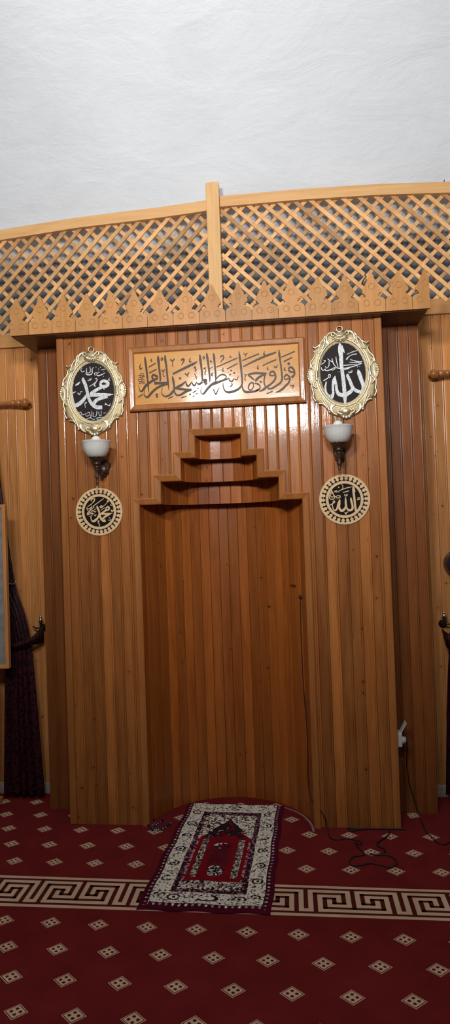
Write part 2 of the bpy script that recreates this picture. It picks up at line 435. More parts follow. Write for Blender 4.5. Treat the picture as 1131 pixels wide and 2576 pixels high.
# white plastered vault behind and over the lattice
va = MB(); prof = [(.80, 2.9), (.76, 3.4), (.67, 3.8), (.56, 4.05), (.50, 4.16), (.30, 4.5), (.0, 4.86), (-.4, 5.2), (-.9, 5.5), (-1.6, 5.78), (-2.5, 5.95), (-3.6, 6.0), (-6, 6.0)]
prof = catmull(prof, 4); nx = 40
grid = [[va.vert((-4.5+9*i/nx, y-.10*((-4.5+9*i/nx)/3)**2*0, z+.02*math.sin(i*.9+z*2))) for i in range(nx+1)] for y, z in prof]
for A, B in zip(grid, grid[1:]):
    for i in range(nx): va.face([A[i], A[i+1], B[i+1], B[i]], .5, 0, True)
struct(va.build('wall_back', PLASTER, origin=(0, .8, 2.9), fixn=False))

# panelled walls left and right of the niche, their top rails and pale skirting
for sd, x0, x1, zt in (('left', -3.4, -1.208, 3.135), ('right', 1.257, 3.4, 3.175)):
    w = MB(); run(w, (x0, YB), (x1, YB), (0, -1), (0.0, zt), .066)
    w.box(x0, x1, YB+.006, YB+.03, 0, zt, .5)
    struct(w.build('wall_'+sd, W_BACK, fixn=False))
    t = MB(); t.box(x0, x1, YB-.022, YB-.0, zt-.01, zt+.085, .4, bev=.004); t.box(x0, x1, YB-.028, YB, zt-.018, zt-.006, .3, bev=.002)
    struct(t.build('trim_1' if sd == 'left' else 'trim_2', wood('rail_wood_'+sd, (.40, .18, .06), (.52, .27, .10), (.12, .05, .02), stretch=(.8, 12, 12), var=.2)))
    b_ = MB(); b_.box(x0, x1, YB-.03, YB-.008, 0, .075, .5, bev=.004)
    struct(b_.build('baseboard_'+sd, STONE))

# ================================================================== prayer niche
NI = thing('prayer_niche', 'tall varnished wooden prayer niche with a stepped arch and vertical boards', 'niche', (0, .2, 0))
INX = [.497, .36, .232, .14]; INZ = [1.957, 2.095, 2.232, 2.366]
OUX = [.537, .402, .276, .180]; OUZ = [1.996, 2.137, 2.271, 2.408]
def holez(x):
    x = abs(x+.003); z = 0.0
    for a, h in zip(INX, INZ):
        if x < a+.012: z = h+.012
    return (z, ZL)
cuts = sorted([s_*(a+.012)-.003 for a in INX for s_ in (-1, 1)])
fp = MB(); run(fp, (-.957, 0), (.957, 0), (0, -1), holez, .066, cuts)
o = fp.build('front_panel', W_FRONT, NI, fixn=False)
for s_ in (-1, 1):
    c = MB(); x0, x1 = sorted((s_*.956, s_*1.0))
    c.box(x0, x1, -.012, .035, 0, ZL, R(), bev=.007)
    c.build('corner_post', W_TRIM, NI)
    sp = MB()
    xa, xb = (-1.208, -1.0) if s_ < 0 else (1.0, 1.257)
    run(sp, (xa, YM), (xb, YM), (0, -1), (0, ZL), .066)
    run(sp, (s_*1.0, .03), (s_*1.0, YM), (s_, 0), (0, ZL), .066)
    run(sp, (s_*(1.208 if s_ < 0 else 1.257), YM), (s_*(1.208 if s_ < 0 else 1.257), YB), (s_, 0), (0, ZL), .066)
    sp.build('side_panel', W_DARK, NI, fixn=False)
DEP = [.41, .30, .205, .12]
def arc(x, k):
    a = INX[k]+.004; t = min(1.0, abs(x/a)); return DEP[k]*((1-t*t)**.6 if k == 0 else (1-t**3)**.55)
def lining(k, z0, z1, nb):
    mb = MB(); a = INX[k]+.004
    # equal arc-length boards
    S = [(-a+2*a*i/400, arc(-a+2*a*i/400, k)) for i in range(401)]
    L = [0]
    for p, q in zip(S, S[1:]): L.append(L[-1]+math.hypot(q[0]-p[0], q[1]-p[1]))
    P = []; j = 0
    for i in range(nb+1):
        tgt = L[-1]*i/nb
        while j < 400 and L[j] < tgt: j += 1
        P.append(S[j])
    P[-1] = S[-1]
    for p, q in zip(P, P[1:]):
        d = Vector((q[0]-p[0], q[1]-p[1])).normalized(); n = (d.y, -d.x)
        board(mb, p, q, n, (z0, z1), R(), None, False)
    Q = []
    for i, p in enumerate(P):
        a_, b_ = P[max(0, i-1)], P[min(len(P)-1, i+1)]; d = Vector((b_[0]-a_[0], b_[1]-a_[1])).normalized()
        Q.append((p[0]-d.y*.007, p[1]+d.x*.007))
    for p, q in zip(Q, Q[1:]): mb.poly([(p[0], p[1], z0), (q[0], q[1], z0), (q[0], q[1], z1), (p[0], p[1], z1)], .1)
    # soffit that closes this tier towards the one above
    z = z1; n = 60; t = R()
    for i in range(n):
        xa, xb = -a+2*a*i/n, -a+2*a*(i+1)/n
        def fr(x): return arc(x, k+1) if k < 3 and abs(x) < INX[k+1]+.004 else 0.0
        mb.poly([(xa, fr(xa), z), (xb, fr(xb), z), (xb, arc(xb, k)+.010, z), (xa, arc(xa, k)+.010, z)], .3)
    return mb
lining(0, 0, INZ[0], 22).build('niche_lining', W_NICHE, NI, fixn=False)
for k, nb in ((1, 15), (2, 10), (3, 6)): lining(k, INZ[k-1], INZ[k], nb).build('stepped_tier', W_NICHE, NI, fixn=False)
pin = [(-INX[0], 0), (-INX[0], INZ[0])]; pou = [(-OUX[0], 0), (-OUX[0], OUZ[0])]
for k in (1, 2, 3):
    pin += [(-INX[k], INZ[k-1]), (-INX[k], INZ[k])]; pou += [(-OUX[k], OUZ[k-1]), (-OUX[k], OUZ[k])]
pin += [(-x, z) for x, z in pin[::-1]]; pou += [(-x, z) for x, z in pou[::-1]]
for i in range(len(pin)-1):
    mb = MB(); g = .0006
    def mid(a, b, f): return (a[0]+(b[0]-a[0])*f, a[1]+(b[1]-a[1])*f)
    secs = []
    for j in (0, 1):
        a, b = pin[i+j], pou[i+j]
        m1 = mid(a, b, .12); m2 = mid(a, b, .88)
        sh = -.003
        secs.append([(a[0]+sh, .012, a[1]), (a[0]+sh, -.010, a[1]), (m1[0]+sh, -.0145, m1[1]), (m2[0]+sh, -.024, m2[1]), (b[0]+sh, -.020, b[1]), (b[0]+sh, .0, b[1])])
    # shrink a hair so the mitre joint shows
    d = Vector(secs[1][0])-Vector(secs[0][0]); d.normalize()
    A = [Vector(p)+d*g for p in secs[0]]; B = [Vector(p)-d*g for p in secs[1]]
    mb.prism(A, B, R()); mb.build('moulding', W_TRIM, NI)

# ================================================================== cornice with its cresting
CO = thing('cornice', 'wooden cornice shelf edged with a row of carved pointed pickets above the niche', 'cornice', (0, .1, ZL))
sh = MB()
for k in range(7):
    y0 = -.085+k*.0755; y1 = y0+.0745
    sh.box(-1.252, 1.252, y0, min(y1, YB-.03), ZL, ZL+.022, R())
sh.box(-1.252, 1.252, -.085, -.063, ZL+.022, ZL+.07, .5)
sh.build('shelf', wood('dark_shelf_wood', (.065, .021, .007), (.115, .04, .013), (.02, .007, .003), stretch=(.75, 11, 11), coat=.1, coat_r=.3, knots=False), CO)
PX = [-1.226, -1.075, -.925, -.777, -.629, -.481, -.322, -.163, -.004, .156, .3135, .471, .6285, .786, .941, 1.096, 1.247]
PX = [.414+(q-.414)*.9905 for q in PX]
half = [(.5, 0), (.5, .40), (.47, .46), (.40, .52), (.30, .56), (.235, .58), (.235, .63), (.28, .65), (.27, .69), (.335, .715), (.35, .79), (.335, .86), (.285, .93), (.265, .99), (.215, 1.03), (.215, 1.09), (.165, 1.14), (.15, 1.20), (.10, 1.27), (.085, 1.35), (.055, 1.42), (.025, 1.465)]
for i, x in enumerate(PX):
    mb = MB(); wl = (x-PX[i-1])/2 if i else .045; wr = (PX[i+1]-x)/2 if i < 16 else .024
    w = .1555; t = R()
    pts = []
    def ed(q, lim): return min(q, lim-.0012)
    R_ = [(x+ed(a*w, wr), ZL+.004+b*w) for a, b in half]; L_ = [(x-ed(a*w, wl), ZL+.004+b*w) for a, b in half]
    out = R_+[(x, ZL+.004+1.475*w)]+L_[::-1]
    mb.prism([(a, -.105, b) for a, b in out], [(a, -.086, b) for a, b in out], t)
    for cx, cz in ((0, .965), (-.205, .345), (.205, .345)):
        if -wl < cx*w-.01 and cx*w+.01 < wr or cx == 0:
            r = .0175
            ring = [(x+cx*w+r*math.cos(a), -.1052, ZL+.004+cz*w+r*math.sin(a)) for a in [2*math.pi*q/20 for q in range(20)]]
            mb.tube(ring, .0021, 5, .02, closed=True)
    mb.build('picket', W_PICK, CO)

# ================================================================== lattice
def slats(x0, x1, zlo, ztop, dirn, y0, y1, wid, pitch, slope, phase):
    mb = MB()
    # lines z = dirn*slope*(x - c): clip to the panel
    c = x0-(5-zlo)/slope
    c = phase - 60*pitch
    while c < x1+4:
        pts = []
        n = 200
        xs = [x0+(x1-x0)*i/n for i in range(n+1)]
        ins = [x for x in xs if zlo < 3.2+dirn*slope*(x-c) < ztop(x)]
        if len(ins) > 3:
            a, b = min(ins), max(ins)
            d = Vector((1, 0, dirn*slope)).normalized(); nn = Vector((-d.z, 0, d.x))*wid/2
            p = Vector((a, 0, 3.2+dirn*slope*(a-c))); q = Vector((b, 0, 3.2+dirn*slope*(b-c)))
            P = [p+nn, q+nn, q-nn, p-nn]
            mb.prism([(v.x, y0, v.z) for v in P], [(v.x, y1, v.z) for v in P], R())
        c += pitch
    return mb
def topz(x):
    P = [(-3.4, 3.80), (-1.555, 3.946), (-.972, 3.989), (-.405, 4.011), (-.083, 4.030), (.025, 4.052), (.554, 4.053), (1.082, 4.041), (1.548, 4.015), (3.4, 3.86)]
    for (a, b), (c, d) in zip(P, P[1:]):
        if a <= x <= c: return b+(d-b)*(x-a)/(c-a)
    return P[0][1]
for sd in (0, 1):
    xa, xb = ((-3.3, -.0705), (.0205, 3.3))[sd]
    T = thing('lattice_screen', ('pine lattice screen left of the post, its front slats rising to the right', 'pine lattice screen right of the post, its front slats falling to the right')[sd], 'lattice', ((xa+xb)/2, YB, 3.1))
    zlo = (3.2, 3.24)[sd]
    dr = (1, -1)[sd]; ph = (.052, -.028)[sd]; pt = (.101, .1045)[sd]; sl = (1.03, .974)[sd]
    slats(xa, xb, zlo, lambda x: topz(x)-.055, dr, YB-.026, YB-.016, .0255, pt, sl, ph).build('slat_layer', W_LATT, T)
    slats(xa, xb, zlo, lambda x: topz(x)-.055, -dr, YB-.015, YB-.005, .0245, pt, sl, ph+.03).build('slat_layer', W_LATT, T)
    rl = MB(); n = 48; t = .4
    for i in range(n):
        a = xa+(xb-xa)*i/n; b = xa+(xb-xa)*(i+1)/n
        A = [(a, YB-.050, topz(a)-.074), (a, YB-.050, topz(a)-.004), (a, YB-.046, topz(a)), (a, YB+.004, topz(a)), (a, YB+.004, topz(a)-.074)]
        B = [(b, YB-.050, topz(b)-.074), (b, YB-.050, topz(b)-.004), (b, YB-.046, topz(b)), (b, YB+.004, topz(b)), (b, YB+.004, topz(b)-.074)]
        rl.prism(A, B, t, 0, (i == 0, i == n-1))
    rl.build('top_rail', W_RAIL, T)
    if sd:
        nl = MB(); p = on(1116, 461, 1, YB-.03); nl.tube([(p.x, YB-.03, topz(p.x)-.01), (p.x+.002, YB-.03, topz(p.x)+.022)], .003, 6); nl.build('nail', DMETAL, T)
po = MB(); po.box(-.069, .019, YB-.075, YB-.03, ZL+.02, 4.137, .6, bev=.003)
po.box(-.038, .019, YB-.079, YB-.074, ZL+.02, 4.135, .35, bev=.001)
tag(po.build('post', W_POST), 'upright pine post between the two lattice screens', 'post')
wr = MB(); p = on(918, 690, 1, -.07)
wr.tube(catmull([(p.x-.004, -.076, p.z+.012), (p.x+.004, -.08, p.z+.004), (p.x-.004, -.076, p.z-.006), (p.x+.003, -.08, p.z-.02), (p.x-.012, -.076, p.z-.035), (p.x-.02, -.05, p.z-.05)], 5), .0035, 6)
tag(wr.build('wire', CABLE), 'short twisted black wire sticking up between two cresting pickets', 'wire')

# ================================================================== carved sign
SX0, SX1, SZ0, SZ1 = -.542, .541, 2.534, 2.929
SG = thing('sign_plaque', 'long wooden sign plaque carved with a line of Arabic calligraphy', 'sign', (0, 0, SZ0))
b_ = MB(); b_.box(SX0+.03, SX1-.03, -.020, -.001, SZ0+.03, SZ1-.03, .5, bev=.002); b_.build('board', W_SIGN, SG)
fr = MB(); fw = .040
O = [(SX0, SZ0), (SX1, SZ0), (SX1, SZ1), (SX0, SZ1)]; I = [(SX0+fw, SZ0+fw), (SX1-fw, SZ0+fw), (SX1-fw, SZ1-fw), (SX0+fw, SZ1-fw)]
for i in range(4):
    j = (i+1) % 4; secs = []
    for k in (i, j):
        o_, n_ = O[k], I[k]
        m_ = (o_[0]+(n_[0]-o_[0])*.25, o_[1]+(n_[1]-o_[1])*.25)
        m2 = (o_[0]+(n_[0]-o_[0])*.8, o_[1]+(n_[1]-o_[1])*.8)
        secs.append([(o_[0], -.001, o_[1]), (o_[0], -.026, o_[1]), (m_[0], -.034, m_[1]), (m2[0], -.030, m2[1]), (n_[0], -.022, n_[1]), (n_[0], -.001, n_[1])])
    fr.prism(secs[0], secs[1], .4+.1*i)
fr.build('frame', W_TRIM, SG)
lt = MB(); yp = -.0200
S1 = """225,165,26 238,270,50 262,450,46 285,650,42 300,800,38 310,900,30 318,1015,10;
400,600,45 450,598,48 510,630,52 505,690,45 440,700,50 400,655,42 403,605,40;
440,712,52 330,780,52 240,860,56 190,940,52 140,985,32 100,950,20 84,850,14;
790,790,62 640,840,56 520,900,52 420,980,52 340,1070,52 280,1125,42 225,1090,25 206,1040,16 216,965,12;
538,140,26 545,240,62 562,400,46 582,560,44 592,680,42 585,745,30;
452,790,64 600,788,52 790,785,66; 460,735,14 455,780,22;
704,128,26 710,230,52 736,400,44 756,600,42 772,760,44 786,860,30 790,955,8;
315,410,24 485,310,22; 330,550,24 505,455,22; 70,1120,22 180,1050,20; 780,1155,22 895,1100,20;
388,205,12 370,250,26 398,278,20; 142,320,8 105,390,22 122,455,32 172,415,10;
830,225,32 880,262,26 925,210,26; 890,265,20 878,340,16 892,392,26;
620,470,26 660,508,26 695,460,20; 665,515,16 655,590,14 690,632,22 660,605,10;
605,220,14 630,182,22 650,215,22 620,250,22 605,220,12;
480,1055,22 530,1050,26 490,1090,18 532,1120,26 490,1112,10;
880,628,25 897,720,52 916,850,44 920,945,36;
922,935,42 880,1000,52 810,1070,46 720,1105,36 655,1075,26 622,1000,16 640,895,12;
125,555,14 190,560,12 205,620,12; 70,610,12 150,600,14 220,640,12; 80,660,14 140,650,12 200,610,10; 60,720,16 130,690,14 220,700,14; 80,760,14 160,740,14 235,750,12; 90,800,14 150,780,14 235,790,12; 130,560,12 120,640,12; 180,640,12 150,720,12 200,800,12"""
strokes(lt, S1, 340, 880, 9.425, yp, .003)
S2 = """38,572,38 300,440,52 500,345,58 580,300,36 620,275,10;
75,945,22 92,1030,36 150,1075,42 230,1060,48 330,1000,54 400,970,46 485,962,22;
90,908,44 250,930,54 380,942,48 492,930,18; 100,898,32 190,860,58 260,820,50 345,745,20;
342,742,18 370,830,42 410,858,42 470,790,22 490,755,10; 488,760,18 520,830,38 560,840,36 602,765,15;
598,762,14 640,810,38 690,800,44 745,755,44; 765,745,80 800,740,120 850,745,80; 790,800,30 830,815,25 860,780,20;
678,108,26 690,220,58 712,380,46 732,560,42 742,740,36; 840,74,26 856,170,52 880,340,46 902,520,42 916,680,36 914,765,14;
1004,78,26 1016,160,52 1030,320,42 1046,480,42 1056,640,36 1054,765,15;
1160,755,44 1030,780,52 930,850,54 850,940,52 780,1030,46 730,1045,26 702,990,18 722,870,10;
462,182,8 435,240,26 447,292,26 482,262,8; 230,250,34 290,210,38 300,260,32 245,358,12; 190,640,18 210,690,28 238,655,15;
330,550,32 380,598,28 425,530,22; 385,600,22 400,655,10; 530,430,22 580,400,26 560,430,20 602,470,22 560,492,15 602,532,12; 553,558,22 590,640,24 600,702,8;
750,190,16 770,150,22 796,190,20 765,215,20 750,190,12; 760,440,16 820,420,20 790,450,15 822,480,15 800,560,22 816,592,22; 930,240,14 935,280,28 968,272,18; 972,535,16 960,600,28 988,622,18;
510,1015,20 605,960,18; 240,1135,22 365,1095,20; 580,1045,20 630,1030,18; 512,1108,22 556,1090,20; 635,910,42; 445,1055,54; 905,452,12 990,398,12; 910,800,22;
1008,935,26 1060,1062,22 1131,905,12"""
strokes(lt, S2, 430, 880, 9.425, yp, .003)
S3 = """112,810,15 180,720,28 260,678,32 330,692,32 362,745,24 300,800,16; 390,785,30 250,830,46 100,890,52 0,932,46;
380,790,22 420,765,16 440,820,28 500,842,32 540,785,20 590,800,28 625,785,22 640,738,16 660,735,10; 480,582,52; 455,682,48; 552,640,52;
665,128,15 680,250,46 706,450,48 726,650,46 742,850,42 725,935,38 640,1030,48 500,1088,58 400,1100,52 330,1060,36 290,960,26 290,875,14;
738,930,22 760,1030,38 820,1090,54 930,1092,48 1050,1070,42 1150,1020,36; 1012,880,28 940,880,32 890,960,32 902,1030,26 960,1040,22 1010,960,22 1000,880,20;
880,682,32 960,655,42 1150,642,42; 880,690,32 950,740,42 1022,802,30; 1048,835,42 1140,745,46; 1050,880,28 1140,925,26;
136,502,20 350,405,24 628,284,22; 378,548,24 632,413,22; 742,348,24 940,265,26 1131,190,30;
460,212,10 450,260,22 488,265,18; 218,265,28 280,225,28 300,290,28 228,388,12; 775,175,20 820,205,22 862,168,18; 820,208,20 826,262,12; 292,516,15 275,590,24 312,595,15; 38,630,12 25,700,24 48,712,14;
790,662,22 830,690,16 862,668,12; 826,700,16 800,790,22 832,812,18; 490,878,22 502,930,28 443,970,18; 60,1028,32 115,1132,24 190,1000,16 222,1040,10"""
strokes(lt, S3, 530, 870, 9.425, yp, .003)
strokes(lt, "611,922,2.6 640,907.5,4.4 666,896,5.2 688,888,4 695,885,1", 0, 0, 1, yp, .003)
S4 = """188,466,22 340,395,26 512,322,26; 0,232,22 102,188,20;
575,86,15 585,210,52 605,350,38 626,500,40 646,680,42 646,800,42 600,880,42 500,950,42 400,1010,42 308,1010,26 335,985,10;
345,685,32 380,620,38 440,608,44 482,660,44 492,760,42 440,850,42 360,920,42 270,980,48 200,1040,48 108,1082,14; 345,690,34 420,702,34 480,690,20;
255,655,42 230,760,32 225,880,32 262,972,30; 0,640,42 150,650,48 285,650,30; 28,805,46 120,730,48 265,655,40; 145,850,62; 0,890,28 80,900,32 126,960,28 110,1030,32 0,1085,36;
798,555,32 830,508,38 890,518,48 936,590,44 936,680,44 875,752,52; 798,570,44 850,610,44 925,622,25; 700,740,32 750,680,38 812,720,38 832,760,32 720,792,26 700,745,22; 838,765,38 812,860,42 720,960,48 620,1050,48 498,1102,14;
806,420,78; 632,266,24 952,128,24; 688,372,30 888,268,24; 232,125,12 215,200,30 253,193,20; 84,455,15 65,530,30 98,530,20; 304,495,15 300,540,28 333,560,18; 455,470,22 480,508,28 520,500,26 530,452,18; 718,505,20 705,570,32 738,575,20; 285,1132,24 428,1073,20; 840,925,22 880,950,16 922,930,24 893,1025,10"""
strokes(lt, S4, 640, 870, 9.425, yp, .003)
o = lt.build('lettering', W_INK, SG); o['label'] = 'dark brown carved lettering'

# ================================================================== ornate oval frames
def oval(a, b, n=64): return [(a*math.cos(2*math.pi*i/n), b*math.sin(2*math.pi*i/n)) for i in range(n)]
def oval_frame(cx, cz, tilt, label, inner, txt, crop):
    T = thing('oval_frame', label, 'frame', (cx, 0, cz-.28), 'ornate gold oval frames')
    ct, st = math.cos(tilt), math.sin(tilt)
    K = 4.48e-4
    def W(x, y, d): # crop units about the centre (x right, y down) -> world, d = how far it stands off the wall
        X, Z = x*K, -y*K
        return Vector((cx+X*ct-Z*st, -d, cz+X*st+Z*ct))
    mb = MB()
    half_ = [(0, -575), (80, -562), (170, -535), (235, -470), (300, -400), (352, -360), (372, -330), (378, -270), (420, -195), (432, -105), (462, -50), (468, 0), (462, 60), (435, 120), (418, 175), (412, 235), (388, 340), (345, 388), (280, 425), (235, 490), (200, 540), (120, 575), (60, 598), (0, 610)]
    sil = half_+[(-x, y) for x, y in half_[-2:0:-1]]
    n = len(sil)
    inn = []
    for x, y in sil:
        a = math.atan2(y/.415, x/.305); inn.append((305*math.cos(a), 415*math.sin(a)))
    # relief: outer rim low, belly raised, falling to the oval rebate
    lev = [(1.0, .001), (1.0, .008), (.93, .013)]
    rows = [[W(x*k, y*k, d) for x, y in sil] for k, d in lev]
    rows.append([W(.5*x+.5*a, .5*y+.5*b, .020) for (x, y), (a, b) in zip(sil, inn)])
    rows.append([W(a*1.03, b*1.03, .018) for a, b in inn]); rows.append([W(a*.96, b*.96, .010) for a, b in inn])
    idx = [[mb.vert(p) for p in r] for r in rows]
    for A, B in zip(idx, idx[1:]):
        for i in range(n): mb.face([A[i], A[(i+1) % n], B[(i+1) % n], B[i]], .5, 1, True)
    # oval mouldings and the beaded edge
    mb.tube([W(x/K, y/K, .020) for x, y in oval(.151, .2)], .0062, 8, closed=True)
    mb.tube([W(x/K, y/K, .018) for x, y in oval(.164, .213)], .004, 8, closed=True)
    for x, y in oval(.1415, .1905, 96): mb.ball(W(x/K, y/K, .016), .0030, 6)
    def sc(pts, r0, r1, d0=.020, d1=.018, curl=0):
        P = catmull(pts, 5); k = len(P)
        for s_ in (1, -1):
            Q = [W(s_*x, y, d0+(d1-d0)*i/(k-1)) for i, (x, y) in enumerate(P)]
            mb.tube(Q, [ (r0+(r1-r0)*i/(k-1)) for i in range(k)], 8)
            if curl: mb.ball(Q[-1], r1*1.5, 8)
    # shoulder sweeps and leaves
    sc([(190, -520), (235, -455), (290, -395), (340, -368), (362, -382)], .006, .0045, .016, .015, 1)
    sc([(205, -470), (225, -380), (262, -320), (300, -290), (318, -300)], .009, .004, .022, .018, 1)
    sc([(262, -420), (290, -360), (310, -310)], .005, .004)
    sc([(365, -325), (345, -300), (365, -240), (410, -185), (425, -110)], .0045, .006, .016, .018, 1)
    sc([(372, -150), (400, -140), (405, -110), (372, -70), (352, -20), (358, 40), (372, 85), (395, 105), (400, 140), (370, 170)], .005, .005, .020, .020, 1)
    sc([(352, -55), (350, -10), (352, 40), (360, 75)], .009, .008, .024, .024)
    sc([(425, 120), (420, 190), (408, 240), (415, 290), (390, 345)], .006, .005, .016, .014, 1)
    sc([(352, 388), (320, 385), (280, 405), (240, 460), (215, 520)], .0055, .006, .016, .016)
    sc([(300, 300), (285, 330), (262, 380), (235, 440), (220, 490)], .004, .008, .02, .02)
    sc([(330, 330), (300, 360), (265, 420)], .004, .004)
    # side shells
    for k in range(9):
        a = math.radians(-68+17*k)
        sc([(395, 5), (395+68*math.cos(a), 5+110*math.sin(a))], .0035, .0062, .016, .012, 1)
    # top crest: shell, coils, ribbed arcs
    for r_ in (0, 1, 2):
        sc([(100+22*r_, -560+14*r_), (165+12*r_, -525+20*r_), (190+4*r_-10, -455+12*r_), (150+12*r_, -405+4*r_)], .005, .0065, .018, .020)
    sc([(60, -520), (85, -545), (112, -535), (110, -505), (88, -500)], .007, .005, .022, .024, 1)
    for k in range(-3, 4):
        a = math.radians(90+24*k)
        q = [W(30*math.cos(a)*1.2, -490+30*math.sin(a)*.5, .024), W(95*math.cos(a), -478+52*math.sin(a), .022)]
        mb.tube(q, [.005, .0085], 8); mb.ball(q[1], .0085, 8)
    mb.tube(catmull([W(-70, -535, .02), W(-40, -498, .026), W(0, -486, .028), W(40, -498, .026), W(70, -535, .02)], 4), .007, 8)
    # bottom crest
    sc([(60, 555), (88, 545), (110, 522), (95, 500), (70, 510)], .008, .005, .024, .024, 1)
    for r_ in (0, 1, 2):
        sc([(115+26*r_, 560-16*r_), (170+14*r_, 525-18*r_), (180+8*r_, 455-8*r_), (140+16*r_, 420-4*r_)], .005, .006, .018, .020)
    mb.ball(W(0, 520, .02), .028, 16, sc=(1.15, .55, .72))
    for k in range(-2, 3):
        a = math.radians(90+34*k); mb.ball(W(58*math.cos(a)*1.15, 545+52*math.sin(a), .016), .0125, 10, sc=(1, .6, 1))
    sc([(0, 470), (45, 478), (72, 505)], .006, .005, .022, .022)
    fo = mb.build('frame', [GOLD, GOLDP], T)
    hg = MB(); hg.tube([W(40*math.cos(a), -590+36*math.sin(a), .012) for a in [2*math.pi*q/20 for q in range(20)]], .0042, 8, closed=True); hg.build('hanger_ring', GOLD, fo)
    me = MB(); ring = oval(inner[0], inner[1], 72)
    me.prism([W(x/K, y/K, .0115) for x, y in ring], [W(x/K, y/K, .001) for x, y in ring], .5)
    o = me.build('medallion', BLACKM, T); o['label'] = 'black oval medallion'
    lt = MB(); strokes(lt, txt, *crop, -.0115, .0035, minw=11, small=.78)
    o = lt.build('lettering', SILVER, T); o['label'] = 'silver relief lettering'
TL = """320,372,26 320,430,75 370,540,78 410,680,72 435,800,68 480,930,74 560,1030,88 650,1078,94 772,1082,92;
402,790,50 330,900,80 240,990,92 150,1035,92 100,1000,62 76,880,36 64,750,26 60,600,20 98,488,10;
728,500,66 800,452,66 892,488,84 895,560,74 800,592,84 740,560,62 725,505,50;
770,600,60 650,660,76 520,745,72 495,790,40; 485,785,92 700,785,88 860,785,76 1035,772,18; 905,838,40 760,862,76 640,910,82 575,985,82; 790,610,40 820,660,18;
838,262,16 760,305,28 680,330,32 640,300,22 702,238,18; 610,332,22 590,272,22 645,258,15; 575,140,18 535,165,22 532,270,28 480,310,30 400,300,30 382,255,16; 480,118,18 492,230,24 440,272,18; 403,150,18 400,240,22 432,272,16; 352,218,22 300,242,26 265,190,16 302,148,12;
625,130,28; 690,160,28; 730,132,24; 680,192,28; 745,192,20 842,178,20; 805,232,22; 800,345,30; 425,435,20 460,445,22 482,395,15 492,440,22 517,388,15;
600,412,26 640,398,26 645,450,26 560,530,26 468,588,14; 630,480,22 580,560,28 622,582,26; 128,562,15 190,530,48 248,478,26; 190,735,26 235,782,26 260,712,20 302,712,18; 85,740,36 145,705,15; 405,968,36 362,990,22 376,1095,18;
840,980,26 872,1010,26 828,1022,15; 880,1015,15 940,1042,30 965,988,15; 178,1235,15 260,1192,18 290,1250,22 340,1250,15 400,1225,15 470,1200,18 470,1262,20 400,1290,18 380,1250,12; 520,1170,18 526,1305,20; 560,1200,15 560,1290,18 622,1290,18 650,1165,18; 690,1190,15 700,1270,18 746,1270,20 745,1158,20;
862,1280,20 830,1312,16 740,1320,20 642,1340,20 700,1390,20 752,1340,15; 268,1335,15 370,1362,16 480,1330,18 570,1372,20 602,1348,12; 500,1262,15 500,1332,15; 945,375,15 925,430,28 962,437,18; 800,1215,18 860,1210,16"""
oval_frame(wx(235, 985, 0), wz(235, 988, 0)+.004, math.radians(.6), 'ornate gold oval frame on the left, its black medallion crossed by thick silver calligraphy', (.1405, .1895), TL, (175, 910, 9.425))
TR = """470,32,36 480,150,98 495,300,90 505,500,80 516,600,74 545,800,80 565,1000,84 580,1200,80 585,1300,58 585,1372,24; 505,80,40 545,180,42 572,242,14;
868,605,24 890,680,84 940,830,84 985,970,80 960,1080,74 890,1090,80 800,1050,74 742,980,74 690,850,70 640,740,64 655,698,20;
748,960,50 730,1060,74 650,1130,86 560,1170,86 450,1140,84 402,1050,64 390,930,54 360,810,54 370,745,24;
365,760,30 335,850,62 320,1000,54 325,1130,54 270,1210,106 200,1160,54 165,1080,42 155,980,38 178,868,30;
108,852,26 180,812,26 238,765,20; 225,715,20 265,725,22 250,785,22 225,760,16 225,715,16;
962,430,26 860,430,26 700,388,22; 678,446,20 800,450,24 952,470,24; 942,475,24 750,540,30 600,575,30 430,575,30 380,540,24 330,470,26 298,362,22; 500,522,24 660,505,24 832,488,22; 385,325,20 400,430,24 432,552,24;
322,450,22 240,400,20 203,365,18; 235,420,22 232,520,22 180,572,20 148,528,18; 58,495,20 130,450,22 152,408,20 112,408,15; 70,558,18 80,610,22 112,622,22 162,588,15; 122,600,24 180,630,28 260,610,28 362,558,22; 288,626,18 350,600,22 382,558,15;
628,272,20 720,230,22 852,188,22; 615,390,40 660,330,24 740,280,24 842,264,22; 558,612,24 682,578,20; 855,547,30; 905,535,30; 660,640,20 680,672,20 732,662,20 736,618,18; 690,640,14 715,640,14; 430,650,20; 470,665,16"""
oval_frame(wx(861.5, 940, 0), wz(861.5, 938, 0)-.002, math.radians(2.4), 'ornate gold oval frame on the right, its black medallion with one tall silver upright stroke', (.1415, .1895), TR, (800, 860, 8.7))

